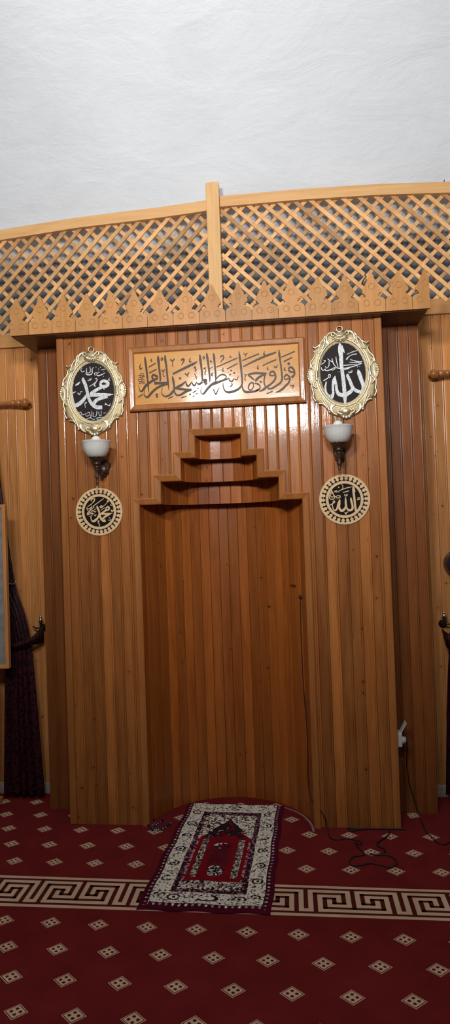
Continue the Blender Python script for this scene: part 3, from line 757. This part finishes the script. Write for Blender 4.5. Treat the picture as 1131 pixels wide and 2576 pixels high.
# ================================================================== round plaques
def round_plaque(cx, cz, r, k, label, txt, crop, hook, rot):
    T = thing('round_plaque', label, 'plaque', (cx, 0, cz-r), 'round cut-out calligraphy plaques')
    def P(rr, a, d): return (cx+rr*r*math.sin(a), -d, cz+rr*r*math.cos(a))
    n = 120
    # black backing
    mb = MB(); mb.prism([P(.985, 2*math.pi*i/72, .005) for i in range(72)], [P(.985, 2*math.pi*i/72, .001) for i in range(72)]); o = mb.build('backing', PLYB, T); o['label'] = 'black backing disc'
    # pierced outer ring: inner edge runs round the crosses
    N_ = 30; mb = MB()
    prof = [(-6, .745), (-5.0, .765), (-2.6, .795), (-1.3, .83), (-1.1, .853), (-2.7, .862), (-2.9, .888), (-1.5, .895), (-.35, .935), (.35, .935), (1.5, .895), (2.9, .888), (2.7, .862), (1.1, .853), (1.3, .83), (2.6, .795), (5.0, .765), (6, .745)]
    for q in range(N_):
        c0 = math.radians(q*12)+rot
        I = [(rr, c0+math.radians(da)) for da, rr in prof]
        O = [(1.0, c0+math.radians(6-2*k)) for k in range(7)]
        mb.poly([P(rr, a, .0085) for rr, a in I+O])
        for (r1, a1), (r2, a2) in zip(I, I[1:]): mb.poly([P(r1, a1, .0085), P(r1, a1, .004), P(r2, a2, .004), P(r2, a2, .0085)])
        for (r1, a1), (r2, a2) in zip(O, O[1:]): mb.poly([P(r1, a1, .0085), P(r1, a1, .001), P(r2, a2, .001), P(r2, a2, .0085)])
    po_ = mb.build('pierced_ring', PLY, T)
    mb = MB()
    for i in range(96):
        a, b = 2*math.pi*i/96, 2*math.pi*(i+1)/96
        mb.poly([P(.635, a, .0088), P(.74, a, .0088), P(.74, b, .0088), P(.635, b, .0088)])
        mb.poly([P(.635, a, .0088), P(.635, b, .0088), P(.635, b, .004), P(.635, a, .004)]); mb.poly([P(.74, a, .0088), P(.74, a, .004), P(.74, b, .004), P(.74, b, .0088)])
    mb.build('inner_ring', PLY, T)
    lt = MB(); strokes(lt, txt, *crop, -.005, .0035, minw=13); lt.build('lettering', PLY, T)
    if hook:
        h = MB(); h.lathe([(.006, 0), (.009, .001), (.009, .006), (.004, .007)], (cx-.012, -.004, cz+r+.004), 1, 12); h.tube([(cx-.012, -.004, cz+r+.004), (cx-.012, -.003, cz+r-.012)], .004, 6); h.build('hanger', CHROME, po_)
QL = """508,445,22 520,500,48 555,580,42 575,680,42 610,760,54 660,800,58 712,795,62; 562,648,40 520,740,46 460,795,58 410,815,42 375,780,26 365,710,20 402,645,12;
722,502,36 760,470,38 797,500,38 770,545,38 720,540,38 712,508,32; 740,540,42 650,600,42 588,652,36; 588,640,48 720,635,42 875,623,18; 825,638,36 720,690,48 650,745,42 618,772,18;
690,490,16 595,555,13; 765,350,13 700,420,16 630,470,19; 580,470,24 610,445,24 632,480,24 590,492,24 576,470,22; 667,273,14 560,350,19 440,440,19 420,465,22 452,480,12; 283,467,15 370,410,19 422,360,14;
375,340,20 370,290,20 420,285,22 452,278,18 435,350,24 408,332,15; 738,330,22 782,352,24 760,308,12; 248,490,18 320,520,19 392,448,12; 268,530,15 330,600,19 432,640,24; 382,478,15 340,560,19 288,662,22; 422,488,17 380,540,17 440,580,17 472,600,14; 290,600,22 280,660,24 340,640,17 402,620,17; 482,508,12 430,560,15; 492,568,12 448,602,15; 330,540,15 400,600,16;
455,650,16 460,685,24 492,658,10; 318,697,15 352,688,14; 842,398,10 835,440,22 862,433,12; 838,550,26 870,580,28 902,533,24; 850,545,20; 780,735,17 822,735,16; 773,780,19 800,792,19 842,768,12; 562,798,32 530,830,22 560,880,22 560,935,22"""
def circ(x0, x1, y0, y1, px):
    a = on(x0, (y0+y1)/2, 1, 0); b = on(x1, (y0+y1)/2, 1, 0); c = on((x0+x1)/2, y0, 1, 0); d = on((x0+x1)/2, y1, 1, 0)
    return (a.x+b.x)/2, (c.z+d.z)/2, (abs(b.x-a.x)+abs(c.z-d.z))/4
cx, cz, r = circ(191.6, 308.6, 1227.6, 1347, 0)
round_plaque(cx, cz, r, 0, 'round pierced wooden plaque with pale lettering under the left sconce', QL, (190, 1225, 9.425), True, math.radians(1))
QR = """730,280,24 740,380,48 760,540,44 775,680,44 792,805,44; 745,300,26 778,392,12;
682,512,15 692,570,44 718,680,42 715,760,48 650,785,50 602,740,34 584,640,32 574,560,26; 574,508,15 576,600,42 576,710,38 530,780,54 480,790,54 440,730,44 445,640,44 452,555,25;
452,560,22 420,650,42 395,750,38 350,790,32 310,740,22 295,650,16; 233,686,18 300,645,22 347,608,18; 310,590,17 342,590,19 340,625,17 310,620,15 310,590,14;
520,410,19 648,374,19; 553,443,12 560,480,19 585,480,19 588,443,12; 588,478,16 606,480,16 613,438,12; 430,397,19 450,370,17 560,325,19 703,288,16; 490,238,12 520,280,15 505,332,12; 430,300,34;
290,358,17 260,430,19 235,500,19 260,550,19 330,540,19 347,478,16; 300,398,17 330,470,19 390,520,19 450,520,22 455,480,19 400,480,17 358,512,16; 330,400,17 390,368,19 370,400,15 432,393,14; 250,468,15 290,510,17 332,468,14; 290,370,15 290,452,16; 370,560,16; 400,560,16;
825,525,24 872,523,22; 814,562,24 878,548,22; 558,828,22 585,872,19 595,830,19 628,823,16"""
cx, cz, r = circ(801.8, 930.3, 1193.8, 1319.2, 0)
round_plaque(cx, cz, r, 0, 'round pierced wooden plaque with pale lettering under the right sconce', QR, (800, 1190, 8.378), False, math.radians(0))

# ================================================================== wall sconces
def sconce(px, off, label):
    yb = -.155
    top = on(px[0], px[1], 1, yb); bx, bz = top.x, top.z
    T = thing('wall_sconce', label, 'lamp', (bx, 0, bz-.25), 'wall sconces beside the niche')
    r = .0875
    bowl = MB()
    pr = [(.030, -.098), (.045, -.093), (.060, -.080), (.0725, -.058), (.079, -.036), (.0815, -.018), (.0845, -.008), (r+.001, -.001), (r+.001, .002), (r-.004, .002), (.079, -.010), (.073, -.036), (.055, -.075), (.028, -.088)]
    bowl.lathe(pr, (bx, yb, bz), 2, 72, flute=lambda a, k: .012*math.cos(24*a) if 1 <= k <= 5 else 0)
    o = bowl.build('lamp_shade', MILK, T); o['label'] = 'white fluted glass bowl'
    bl = MB(); bl.ball((bx, yb, bz+.005), .0305, 24, sc=(1, 1, 1)); bl.lathe([(.014, -.07), (.014, -.03), (.024, -.015), (.024, -.012)], (bx, yb, bz), 2, 16); bl.build('bulb', BULB, T)
    cu = MB()
    cu.lathe([(.008, -.145), (.012, -.14), (.02, -.138), (.022, -.132), (.014, -.128), (.02, -.12), (.034, -.106), (.041, -.098), (.043, -.092), (.043, -.0885), (.03, -.089)], (bx, yb, bz), 2, 36, flute=lambda a, k: .05*math.cos(12*a) if k in (7, 8, 9) else 0)
    for q in range(12):
        a = 2*math.pi*q/12; cu.ball((bx+.044*math.cos(a), yb+.044*math.sin(a), bz-.093), .0042, 6)
    cu_ = cu.build('cup', BRONZE, T)
    st = MB()
    st.lathe([(.002, -.254), (.007, -.250), (.009, -.244), (.0065, -.236), (.003, -.232), (.006, -.229), (.003, -.226), (.006, -.222), (.0105, -.213), (.0095, -.203), (.004, -.196), (.007, -.193), (.0045, -.19), (.008, -.182), (.014, -.165), (.017, -.153), (.019, -.15), (.012, -.146), (.008, -.142)], (bx, yb, bz), 2, 24)
    st.build('finial', BRONZE, cu_)
    ar = MB()
    P = catmull([(bx, yb+.005, bz-.155), (bx, yb+.03, bz-.185), (bx+off*.5, yb+.07, bz-.195), (bx+off, yb+.1, bz-.175), (bx+off, yb+.125, bz-.15), (bx+off, yb+.15, bz-.145)], 6)
    ar.tube(P, [.009+.003*math.sin(i*.5) for i in range(len(P))], 10)
    P = catmull([(bx, yb+.075, bz-.19), (bx, yb+.10, bz-.205), (bx, yb+.125, bz-.195), (bx, yb+.12, bz-.175), (bx, yb+.105, bz-.18)], 6); ar.tube(P, .006, 8)
    ar.lathe([(.024, 0.0), (.027, .004), (.027, .03), (.02, .036), (.012, .04)], (bx+off, yb+.085, bz-.158), 1, 24)
    ar.build('arm', BRONZE, T)
    wp = MB()
    out = [(0, .058), (.017, .052), (.021, .036), (.032, .028), (.03, .0), (.022, -.018), (.024, -.03), (.014, -.044), (.006, -.058), (0, -.063)]
    out = out+[(-x, z) for x, z in out[-2:0:-1]]
    zc = bz-.145; bx += off
    wp.prism([(bx+.95*x, -.018, zc+.9*z) for x, z in out], [(bx+1.15*x, -.0, zc+z) for x, z in out])
    for q in range(10): wp.ball((bx+.024*math.cos(q*.628), -.014, zc-.012+.036*math.sin(q*.628)), .005, 8)
    wp.ball((bx, -.016, zc-.045), .011, 10)
    wp.build('wall_plate', BRONZE, T)
sconce((241.5, 1111), .004, 'white glass bowl wall sconce on the left, below the thick-stroked oval')
sconce((849.5, 1073), .013, 'white glass bowl wall sconce on the right, below the oval with the tall stroke')

# ================================================================== prayer rug
def rug():
    nu, nv = 180, 340
    c = [on(475, 2019, 2, .01), on(712, 2026, 2, .01), on(681.5, 2297, 2, .01), on(340, 2284, 2, .01)]
    rnd = random.Random(5)
    hsh = {}
    def nz(i, j, k=0):
        key = (i, j, k)
        if key not in hsh: hsh[key] = rnd.random()
        return hsh[key]
    def sm(u, v, f, k):
        x, y = u*f, v*f*1.85; i, j = int(x), int(y); a, b = x-i, y-j
        return (nz(i, j, k)*(1-a)+nz(i+1, j, k)*a)*(1-b)+(nz(i, j+1, k)*(1-a)+nz(i+1, j+1, k)*a)*b
    MAR, PUR, CRM, RED, BLK, PNK, GRY = range(7)
    def scroll(u, v, uc, vc, w=.05, h=.014):
        dx, dy = (u-uc)/w, (v-vc)/h
        q = dx*dx+dy*dy
        return .55 < q < 1.25 or (abs(dx) < .25 and abs(dy) < .35)
    def colour(u, v, i, j):
        uu = min(u, 1-u)
        n1 = sm(u, v, 60, 1); n3 = sm(u, v, 110, 4); n4 = sm(u, v, 75, 5); n2 = sm(u, v, 26, 2); r = rnd.random()
        eu, ev = uu, min(v, (1-v))
        d_top = v; d_bot = 1-v
        if uu < .022 or d_bot < .02 or d_top < .008: return MAR
        # beaded guard stripe
        if uu < .065 or d_bot < .045:
            s = v*36 if uu < .065 else u*20
            c_ = (.0435 if uu < .065 else .0325); dd = abs((uu if uu < .065 else d_bot)-c_)
            if dd < .010 and abs((s % 1)-.3) < .24*(1-dd/.016)+.06*(n1-.5): return PNK if n2 > .35 else CRM
            return PUR if n1 > .3 else MAR
        # cream main border with scrolls
        if uu < .205 or d_bot < .125 or d_top < .105:
            edge = min(abs(uu-.065), abs(uu-.205)) if d_bot > .125 and d_top > .105 else 1
            if uu < .205 and d_bot > .1:
                for q in range(7):
                    if scroll(uu, v, .135, .12+q*.13, .042, .02): return BLK if n2 > .35 else CRM
            elif d_bot <= .125:
                if scroll(u, d_bot, .5, .086, .085, .022) or scroll(u, d_bot, .25, .086, .05, .02) or scroll(u, d_bot, .75, .086, .05, .02): return BLK if n2 > .4 else CRM
            elif scroll(u, v, .5, .055, .08, .022): return BLK if n2 > .4 else CRM
            if n3 < .29: return BLK if r < .6 else GRY
            if n3 < .40 and n2 < .6: return GRY
            return CRM
        # inner guard
        if uu < .25 or d_bot < .15 or d_top < .14:
            if n4*.75+r*.25 > .66: return PNK
            return PUR if n1 > .35 else BLK
        # lower flower panel
        if d_bot < .215:
            if n4*.7+r*.3 < .45: return PUR if n1 > .4 else BLK
            return CRM if r < .7 else GRY
        # arch spandrels
        x = (u-.5)/.25
        av = .20+.20*abs(x)**.75
        if v < av:
            if v > av-.03 and abs(x) < .55: return BLK
            return CRM if n4*.7+r*.3 > .47 else (BLK if n2 > .4 else MAR)
        if v < .40 and abs(x) < .8 and v < av+.14*(1-abs(x)):
            if n2 > .78 and n1 > .5: return PNK
            return BLK if (n2 > .3) else RED
        # columns
        for uc in (.335, .665):
            if abs(u-uc) < .028 and .41 < v < .755:
                return (CRM if r < .6 else GRY) if n4*.6+r*.4 > .46 else BLK
        # small flowers
        if (u-.5)**2/.0050+(v-.70)**2/.0022 < 1: return (BLK if n4*.6+r*.4 > .40 else CRM)
        if (u-.5)**2/.0060+(v-.47)**2/.0008 < 1 and n1 > .45: return CRM if n2 > .5 else BLK
        if abs(uu-.262) < .010: return PNK if n1 > .5 else RED
        q = 1-((u-.5)**2/.016+(v-.57)**2/.028)
        if q > 0 and r < q*.75+.1*n2: return BLK if n1 > .5 else MAR
        return RED if n2 < .86 else MAR
    mb = MB(); idx = []
    for j in range(nv+1):
        v = j/nv; row = []
        for i in range(nu+1):
            u = i/nu
            p = c[0]*(1-u)*(1-v)+c[1]*u*(1-v)+c[2]*u*v+c[3]*(1-u)*v
            ew = .004*math.sin(v*23+1)*(1-2*u)**2*(1 if u > .5 else -1)
            p = p+Vector((ew, .005*math.sin(u*17)*(2*v-1)**6, 0))
            e = min(u, 1-u, v, 1-v)
            z = .0105+.0018*(rnd.random()-.5)+.003*math.sin(u*7+v*3)*math.sin(v*6)*.8
            if e < .001: z = .0035
            row.append(mb.vert((p.x, p.y, max(z, .003))))
        idx.append(row)
    for j in range(nv):
        for i in range(nu):
            mb.face([idx[j][i], idx[j+1][i], idx[j+1][i+1], idx[j][i+1]], .5, colour((i+.5)/nu, (j+.5)/nv, i, j), True)
    rim = [idx[0][i] for i in range(nu)]+[idx[j][nu] for j in range(nv)]+[idx[nv][nu-i] for i in range(nu)]+[idx[nv-j][0] for j in range(nv)]
    low = [mb.vert((mb.v[q].x, mb.v[q].y, .0021)) for q in rim]
    for k in range(len(rim)): mb.face([rim[k], low[k], low[(k+1) % len(rim)], rim[(k+1) % len(rim)]], .5, MAR)
    o = mb.build('prayer_rug', [R_MAR, R_PUR, R_CRM, R_RED, R_BLK, R_PNK, carpet('rug_taupe', (.20, .16, .12), (.33, .28, .22), ns=30)], fixn=False)
    tag(o, 'cream and red patterned prayer rug lying askew on the carpet before the niche', 'rug')
rug()

# pale cut edge of the carpet inside the niche, right side
ce = MB(); P = [on(x, y, 2, .004) for x, y in ((716, 2030), (745, 2040), (762, 2049), (775, 2060), (783, 2069), (788, 2079), (791, 2092))]
Q = [on(x, y, 2, .004) for x, y in ((716, 2032), (744, 2042.5), (760, 2052), (771, 2063), (778, 2071), (783, 2081), (786, 2092))]
ce.prism([(p.x, p.y, .004) for p in P+Q[::-1]], [(p.x, p.y, .0018) for p in P+Q[::-1]])
struct(ce.build('trim_3', carpet('carpet_backing', (.26, .16, .11), (.36, .24, .17))))

# ================================================================== prayer beads
pb = thing('prayer_beads', 'string of small white beads with dark tassel on the carpet at the niche left corner', 'beads', tuple(on(398, 2078, 2, 0)))
def bd(path, step, r, mbs, m):
    P = [on(x, y, 2, .006) for x, y in catmull(path, 12)]
    acc = 0; last = P[0]
    for a, b in zip(P, P[1:]):
        acc += (b-a).length
        if acc > step: mbs.ball((b.x, b.y, .0035+r), r, 8); acc = 0
wb = MB(); bd([(410, 2060), (399, 2068), (388, 2074), (381, 2080), (386, 2086), (392, 2090), (400, 2087), (412, 2080), (424, 2074), (429, 2072)], .0135, .0046, wb, 0)
bd([(407, 2064), (397, 2073), (386, 2079), (379, 2086)], .02, .0042, wb, 0)
bd([(424, 2079), (414, 2083), (405, 2087)], .02, .0042, wb, 0)
o = wb.build('beads', plain('white_beads', (.62, .6, .56), .35), pb)
dk = MB(); dk.tube([tuple(on(x, y, 2, .005))[:2]+(.005,) for x, y in catmull([(409, 2062), (398, 2070), (387, 2077), (380, 2084), (390, 2088), (404, 2085), (418, 2078), (428, 2073)], 5)], .0095, 6)
dk.tube([tuple(on(x, y, 2, .005))[:2]+(.007,) for x, y in catmull([(375, 2078), (372, 2074), (380, 2066), (388, 2062)], 5)], [.004+.004*abs(math.sin(i*.3)) for i in range(16)], 6)
dk.build('cord', plain('dark_cord', (.012, .010, .018), .6), pb)

# ================================================================== socket and cables
sk = thing('power_socket', 'white power socket with its flap lid raised on the niche right side', 'socket', (1.0, .06, .44))
s0 = on(1010.5, 1869, 0, 1.02)
zc, yc = s0.z, max(.05, min(.12, s0.y))
b_ = MB(); b_.box(1.001, 1.030, yc-.032, yc+.032, zc-.042, zc+.042, .5, bev=.006); bo = b_.build('body', WPLAST, sk)
b_ = MB(); b_.lathe([(.024, 0), (.024, .008), (.019, .012), (.019, .024), (.01, .026)], (1.029, yc, zc-.008), 0, 20); b_.build('plug', WPLAST, sk)
b_ = MB(); b_.prism([(1.024, yc-.026, zc+.043), (1.028, yc-.026, zc+.041), (1.060, yc-.026, zc+.098), (1.056, yc-.026, zc+.101)], [(1.024, yc+.026, zc+.043), (1.028, yc+.026, zc+.041), (1.060, yc+.026, zc+.098), (1.056, yc+.026, zc+.101)]); b_.build('flap_lid', WPLAST, bo)
b_ = MB(); b_.tube([(1.006, yc, zc-.044), (1.006, yc, zc-.2), (1.007, yc, zc-.215)], .0035, 6); b_.build('wire', WPLAST, sk)

def niche_pt(px, py, off=.006):
    d = ray(px, py); lo, hi = 3.0, 5.2
    for _ in range(50):
        t = (lo+hi)/2; p = CP+d*t
        y = arc(max(-.49, min(.49, p.x)), 0) if abs(p.x) < .5 else 0
        if p.y < y-off: lo = t
        else: hi = t
    return CP+d*lo
def cable(name, pts, r, label, cat='cable'):
    mb = MB(); mb.tube(catmull([tuple(p) for p in pts], 6), r, 6)
    return tag(mb.build(name, CABLE), label, cat)
C2 = lambda a, b: (700+a/2.624, 1900+b/2.624)
pts = [niche_pt(755, 1503), niche_pt(757, 1600), niche_pt(763, 1730), niche_pt(772, 1840), niche_pt(774, 1935)]
pts += [niche_pt(*C2(195, 150)), niche_pt(*C2(210, 280)), niche_pt(*C2(255, 335))]
p = on(*C2(300, 400), 1, -.034); pts += [p, on(*C2(318, 455), 1, -.034)]
for a, b in ((330, 520), (352, 550), (400, 556), (440, 549), (500, 556), (545, 572), (538, 590), (505, 575), (520, 600), (548, 630), (565, 655), (500, 668), (466, 700), (490, 726), (560, 722), (610, 712), (680, 726), (740, 738), (780, 715), (765, 682), (715, 658), (650, 658), (600, 650)):
    q = on(*C2(a, b), 2, .006); pts.append(Vector((q.x, q.y, .0065)))
cable('power_cable', pts, .0032, 'thin dark cable running down inside the niche and looping over the carpet')
pts = []
for a, b in ((690, 652), (702, 622), (664, 602), (650, 582), (682, 556), (722, 530), (732, 492), (700, 470), (655, 472), (600, 484), (550, 476), (500, 468), (462, 480), (480, 500), (530, 490), (590, 486), (640, 466), (690, 462), (742, 474), (790, 476), (822, 440)):
    q = on(*C2(a, b), 2, .006); pts.append(Vector((q.x, min(q.y, -.022) if q.x < 1.03 else q.y, .007)))
cable('extension_cable', pts, .0045, 'tangled dark cable lying along the foot of the niche right side')
pts = [Vector((1.058, yc, zc-.012)), Vector((1.066, yc+.03, zc-.06))]
for x, y in ((1022, 1921), (1026, 1950), (1030, 1975)): pts.append(on(x, y, 1, YM-.01))
for a, b in ((900, 330), (945, 440), (975, 505), (1010, 540), (1050, 575), (1090, 588), (1140, 568), (1200, 520)):
    q = on(*C2(a, b), 2, .006); pts.append(Vector((q.x, min(q.y, YM-.012), .0065)))
cable('socket_cable', pts, .0036, 'dark cable dropping from the white socket to the carpet at the right')
nb = MB(); p = niche_pt(755, 1501, .004); nb.ball(p, .012, 10); nb.lathe([(.006, -.03), (.006, 0)], p, 1, 8); nb.ball((p.x+.012, p.y-.004, p.z+.002), .005, 6)
tag(nb.build('jack_plug', BPLAST), 'small black plug at the end of the cable on the niche right side', 'plug')

# ================================================================== curtains, rods, hooks
def rod(xe, far, z, label, y=YB-.075):
    T = thing('curtain_rod', label, 'curtain rod', ((xe+far)/2, y, z))
    s_ = 1 if xe > far else -1
    b_ = MB(); b_.tube([(far, y, z), (xe-s_*.10, y, z)], .0155, 16); pl_ = b_.build('pole', W_TRIM, T)
    f_ = MB(); pr = [(.0155, -.115), (.022, -.11), (.022, -.10), (.015, -.094), (.022, -.085), (.023, -.05), (.017, -.045), (.020, -.040), (.028, -.025), (.030, -.012), (.024, .0), (.012, .008), (.008, .010), (.012, .014), (.004, .02)]
    f_.lathe([(r_, s_*h-s_*.0) for r_, h in pr], (xe-s_*.02, y, z), 0, 24); f_.build('finial', W_TRIM, pl_)
    k_ = MB(); k_.lathe([(.03, YB-.008-y), (.03, YB-.02-y), (.018, YB-.03-y), (.018, .0)], (xe-s_*.045, y, z-.004), 1, 20); k_.lathe([(.024, -.022), (.024, .022)], (xe-s_*.045, y, z-.004), 0, 16); k_.build('bracket', W_TRIM, T)
rz = wz(40, 1014, YB-.075); rod(wx(76, 1013, YB-.075), -2.5, rz, 'turned wooden curtain rod end on the wall left of the niche')
rz2 = wz(1100, 940, YB-.075); rod(wx(1075, 940, YB-.075), 2.6, rz2, 'turned wooden curtain rod end on the wall right of the niche')
def curtain(edges, y, label, folds=5):
    """edges: (z, x_left, x_right, depth) from top to bottom"""
    T = thing('curtain', label, 'curtain', (edges[-1][1], y, 0))
    mb = MB(); nu = 90; E = catmull(edges, 8); rows = []
    for z, a, b, dp in E:
        row = []
        for i in range(nu+1):
            u = i/nu; ph = folds*2*math.pi*u
            yy = y+dp*(math.sin(ph)+.3*math.sin(ph*2.3+1.3))*.8
            xx = a+(b-a)*u+.012*math.sin(ph*1.0+1.2)
            row.append(mb.vert((xx, yy, z+(.008*math.sin(ph) if z < .1 else 0))))
        rows.append(row)
    for A, B in zip(rows, rows[1:]):
        for i in range(nu): mb.face([A[i], A[i+1], B[i+1], B[i]], .5, 0, True)
    ob = mb.build('drape', BROC, T, fixn=False)
    md = ob.modifiers.new('thick', 'SOLIDIFY'); md.thickness = .003
    return T
yc_ = YB-.10
e = [(rz+.02, -2.35, wx(-30, 1040, yc_), .03), (2.1, -2.1, wx(2, 1240, yc_), .03), (1.72, -1.85, wx(20, 1375, yc_), .025), (1.45, -1.68, wx(36, 1467, yc_), .02), (1.25, -1.57, wx(60, 1555, yc_), .015), (1.08, wx(20, 1612, yc_), wx(74, 1612, yc_), .014), (.90, wx(14, 1690, yc_), wx(82, 1690, yc_), .02), (.6, wx(10, 1790, yc_), wx(92, 1790, yc_), .03), (.3, wx(8, 1890, yc_), wx(101, 1890, yc_), .035), (.035, wx(6, 1992, yc_), wx(110, 1992, yc_), .035)]
CT = curtain(e, yc_, 'dark burgundy brocade curtain tied back left of the niche')
tb = MB()
A = [on(18, 1618, 1, yc_-.06), on(45, 1617, 1, yc_-.075), on(72, 1608, 1, yc_-.055), on(92, 1590, 1, yc_-.01), on(108, 1572, 1, YB-.05)]
Bq = [on(18, 1632, 1, yc_-.06), on(45, 1630, 1, yc_-.075), on(72, 1624, 1, yc_-.055), on(92, 1620, 1, yc_-.01), on(109, 1616, 1, YB-.05)]
A = catmull([tuple(p) for p in A], 5); Bq = catmull([tuple(p) for p in Bq], 5)
for (a, b), (c_, d) in zip(zip(A, Bq), zip(A[1:], Bq[1:])): tb.poly([a, c_, d, b], .5, 0, True)
o = tb.build('tieback', BROC, CT, fixn=False); md = o.modifiers.new('thick', 'SOLIDIFY'); md.thickness = .006
cl = MB(); p0 = on(21, 1468, 1, yc_-.06); p1 = on(32, 1469, 1, yc_-.065); p2 = on(40, 1463, 1, yc_-.06); cl.tube(catmull([tuple(p0), tuple(p1), tuple(p2)], 5), .0045, 6); o = cl.build('clip', CHROME, CT); o['label'] = 'bright metal clip'
er = [(rz2+.02, 1.62, 2.5, .03), (2.0, 1.64, 2.4, .03), (1.4, 1.62, 2.2, .025), (1.1, wx(1131, 1610, yc_)+.01, wx(1131, 1610, yc_)+.22, .015), (.9, wx(1124, 1690, yc_), wx(1124, 1690, yc_)+.30, .02), (.5, wx(1119, 1830, yc_), 1.85, .03), (.04, wx(1116, 1985, yc_), 1.9, .03)]
CT2 = curtain(er, yc_, 'dark burgundy brocade curtain cut by the right photo edge')
tb = MB(); A = [on(1112, 1582, 1, YB-.05), on(1124, 1592, 1, yc_-.02), on(1150, 1600, 1, yc_-.07)]; Bq = [on(1116, 1596, 1, YB-.05), on(1126, 1630, 1, yc_-.02), on(1150, 1640, 1, yc_-.07)]
A = catmull([tuple(p) for p in A], 5); Bq = catmull([tuple(p) for p in Bq], 5)
for (a, b), (c_, d) in zip(zip(A, Bq), zip(A[1:], Bq[1:])): tb.poly([a, c_, d, b], .5, 0, True)
o = tb.build('tieback', BROC, CT2, fixn=False); md = o.modifiers.new('thick', 'SOLIDIFY'); md.thickness = .006
def hook(px, py, s_, label):
    p = on(px, py, 1, YB-.05); x, z = p.x, p.z-.004
    T = thing('curtain_hook', label, 'hook', (x, YB-.05, z-.06), 'curtain holdback hooks')
    y = YB-.05
    b_ = MB(); b_.lathe([(.026, YB-.007-y), (.026, YB-.014-y), (.010, YB-.02-y), (.009, .0)], (x, y, z-.06), 1, 18)
    b_.tube(catmull([(x, y, z-.06), (x, y-.01, z-.055), (x, y-.012, z-.035), (x, y-.012, z-.02)], 5), .008, 8)
    b_.tube(catmull([(x-s_*.01, y-.01, z-.055), (x-s_*.03, y-.014, z-.057), (x-s_*.05, y-.012, z-.05), (x-s_*.055, y-.012, z-.04)], 5), .006, 8); b_.build('arm', DMETAL, T)
    b_ = MB(); b_.lathe([(.006, -.022), (.017, -.018), (.019, -.014), (.008, -.010)], (x, y-.012, z), 2, 18); co_ = b_.build('collar', DMETAL, T)
    b_ = MB(); b_.lathe([(.008, -.010), (.011, -.004), (.0105, .004), (.006, .009), (.009, .014), (.0085, .021), (.003, .026)], (x, y-.012, z), 2, 18); o = b_.build('knob', CHROME, co_); o['label'] = 'bright metal knob'
hook(104, 1557, 1, 'metal curtain holdback hook beside the left curtain')
hook(1115, 1546, -1, 'metal curtain holdback hook at the right edge')

# ================================================================== notice board at the left edge, dark object at the right edge
nbT = thing('notice_board', 'wooden framed notice board cut by the left photo edge', 'notice board', (-1.9, .16, 0))
yN = .16
xr = wx(20, 1475, yN); zt = wz(10, 1269, yN); zb = wz(16, 1681, yN)
fr = MB(); x0 = xr-.75
def fbox(a, b, c_, d): fr.box(a, b, yN-.018, yN+.018, c_, d, R(), bev=.004)
fbox(xr-.024, xr, zb, zt); fbox(x0, x0+.024, zb, zt); fbox(x0+.024, xr-.024, zt-.024, zt); fbox(x0+.024, xr-.024, zb, zb+.024)
fr.build('frame', W_BACK, nbT)
pn = MB(); pn.box(x0+.02, xr-.02, yN-.008, yN+.008, zb+.02, zt-.02); pn.build('panel', FELT, nbT)
for xx in (x0+.1, xr-.16):
    l_ = MB(); l_.box(xx-.018, xx+.018, yN+.018, yN+.05, 0, zt-.1, R(), bev=.003); l_.box(xx-.018, xx+.018, yN-.12, yN+.15, 0, .035, R(), bev=.003); l_.build('leg', W_BACK, nbT)
dark_ob = MB(); pc = on(1131, 1419, 1, YB-.09)  # unidentified dark object, given a plain rounded shape
dark_ob.lathe([(.02, -.07), (.07, -.065), (.083, -.045), (.085, -.02), (.085, .06), (.075, .075), (.05, .083)], (pc.x+.058, pc.y, pc.z), 1, 40)
for v in dark_ob.v: v.z = pc.z+(v.z-pc.z)*1.02
tag(dark_ob.build('wall_speaker', BPLAST), 'black rounded object on the wall, cut by the right photo edge', 'speaker')

# ================================================================== light
def area(name, loc, target, size, power, col, shape='DISK', sy=None):
    l = bpy.data.lights.new(name, 'AREA'); l.shape = shape; l.size = size; l.energy = power; l.color = col
    if sy: l.size_y = sy
    o = bpy.data.objects.new(name, l); COL.objects.link(o); o.location = loc
    o.rotation_euler = (Vector(target)-Vector(loc)).to_track_quat('-Z', 'Y').to_euler(); return o
def bulb(name, loc, r, power, col):
    l = bpy.data.lights.new(name, 'POINT'); l.shadow_soft_size = r; l.energy = power; l.color = col
    o = bpy.data.objects.new(name, l); COL.objects.link(o); o.location = loc; return o
area('chandelier_lamp_left', (-.46, -3.9, 3.42), (-.2, 0, 7.0), .5, 128, (.985, .985, 1))
area('chandelier_lamp_right', (.40, -3.75, 3.10), (.3, 0, 6.8), .5, 108, (.985, .985, 1))
bulb('chandelier_fill', (0, -3.95, 3.4), .2, 20, (.985, .985, 1))  # added fill lamp for the chandelier's all-round light
w = bpy.data.worlds.new('world'); SC.world = w; w.use_nodes = True
w.node_tree.nodes['Background'].inputs[0].default_value = (.78, .86, 1, 1); w.node_tree.nodes['Background'].inputs[1].default_value = .045
SC.view_settings.view_transform = 'Standard'; SC.view_settings.look = 'None'; SC.view_settings.gamma = 1; SC.view_settings.exposure = 0; SC.view_settings.use_curve_mapping = False
for o in bpy.data.objects:
    if '_w' in o: del o['_w']
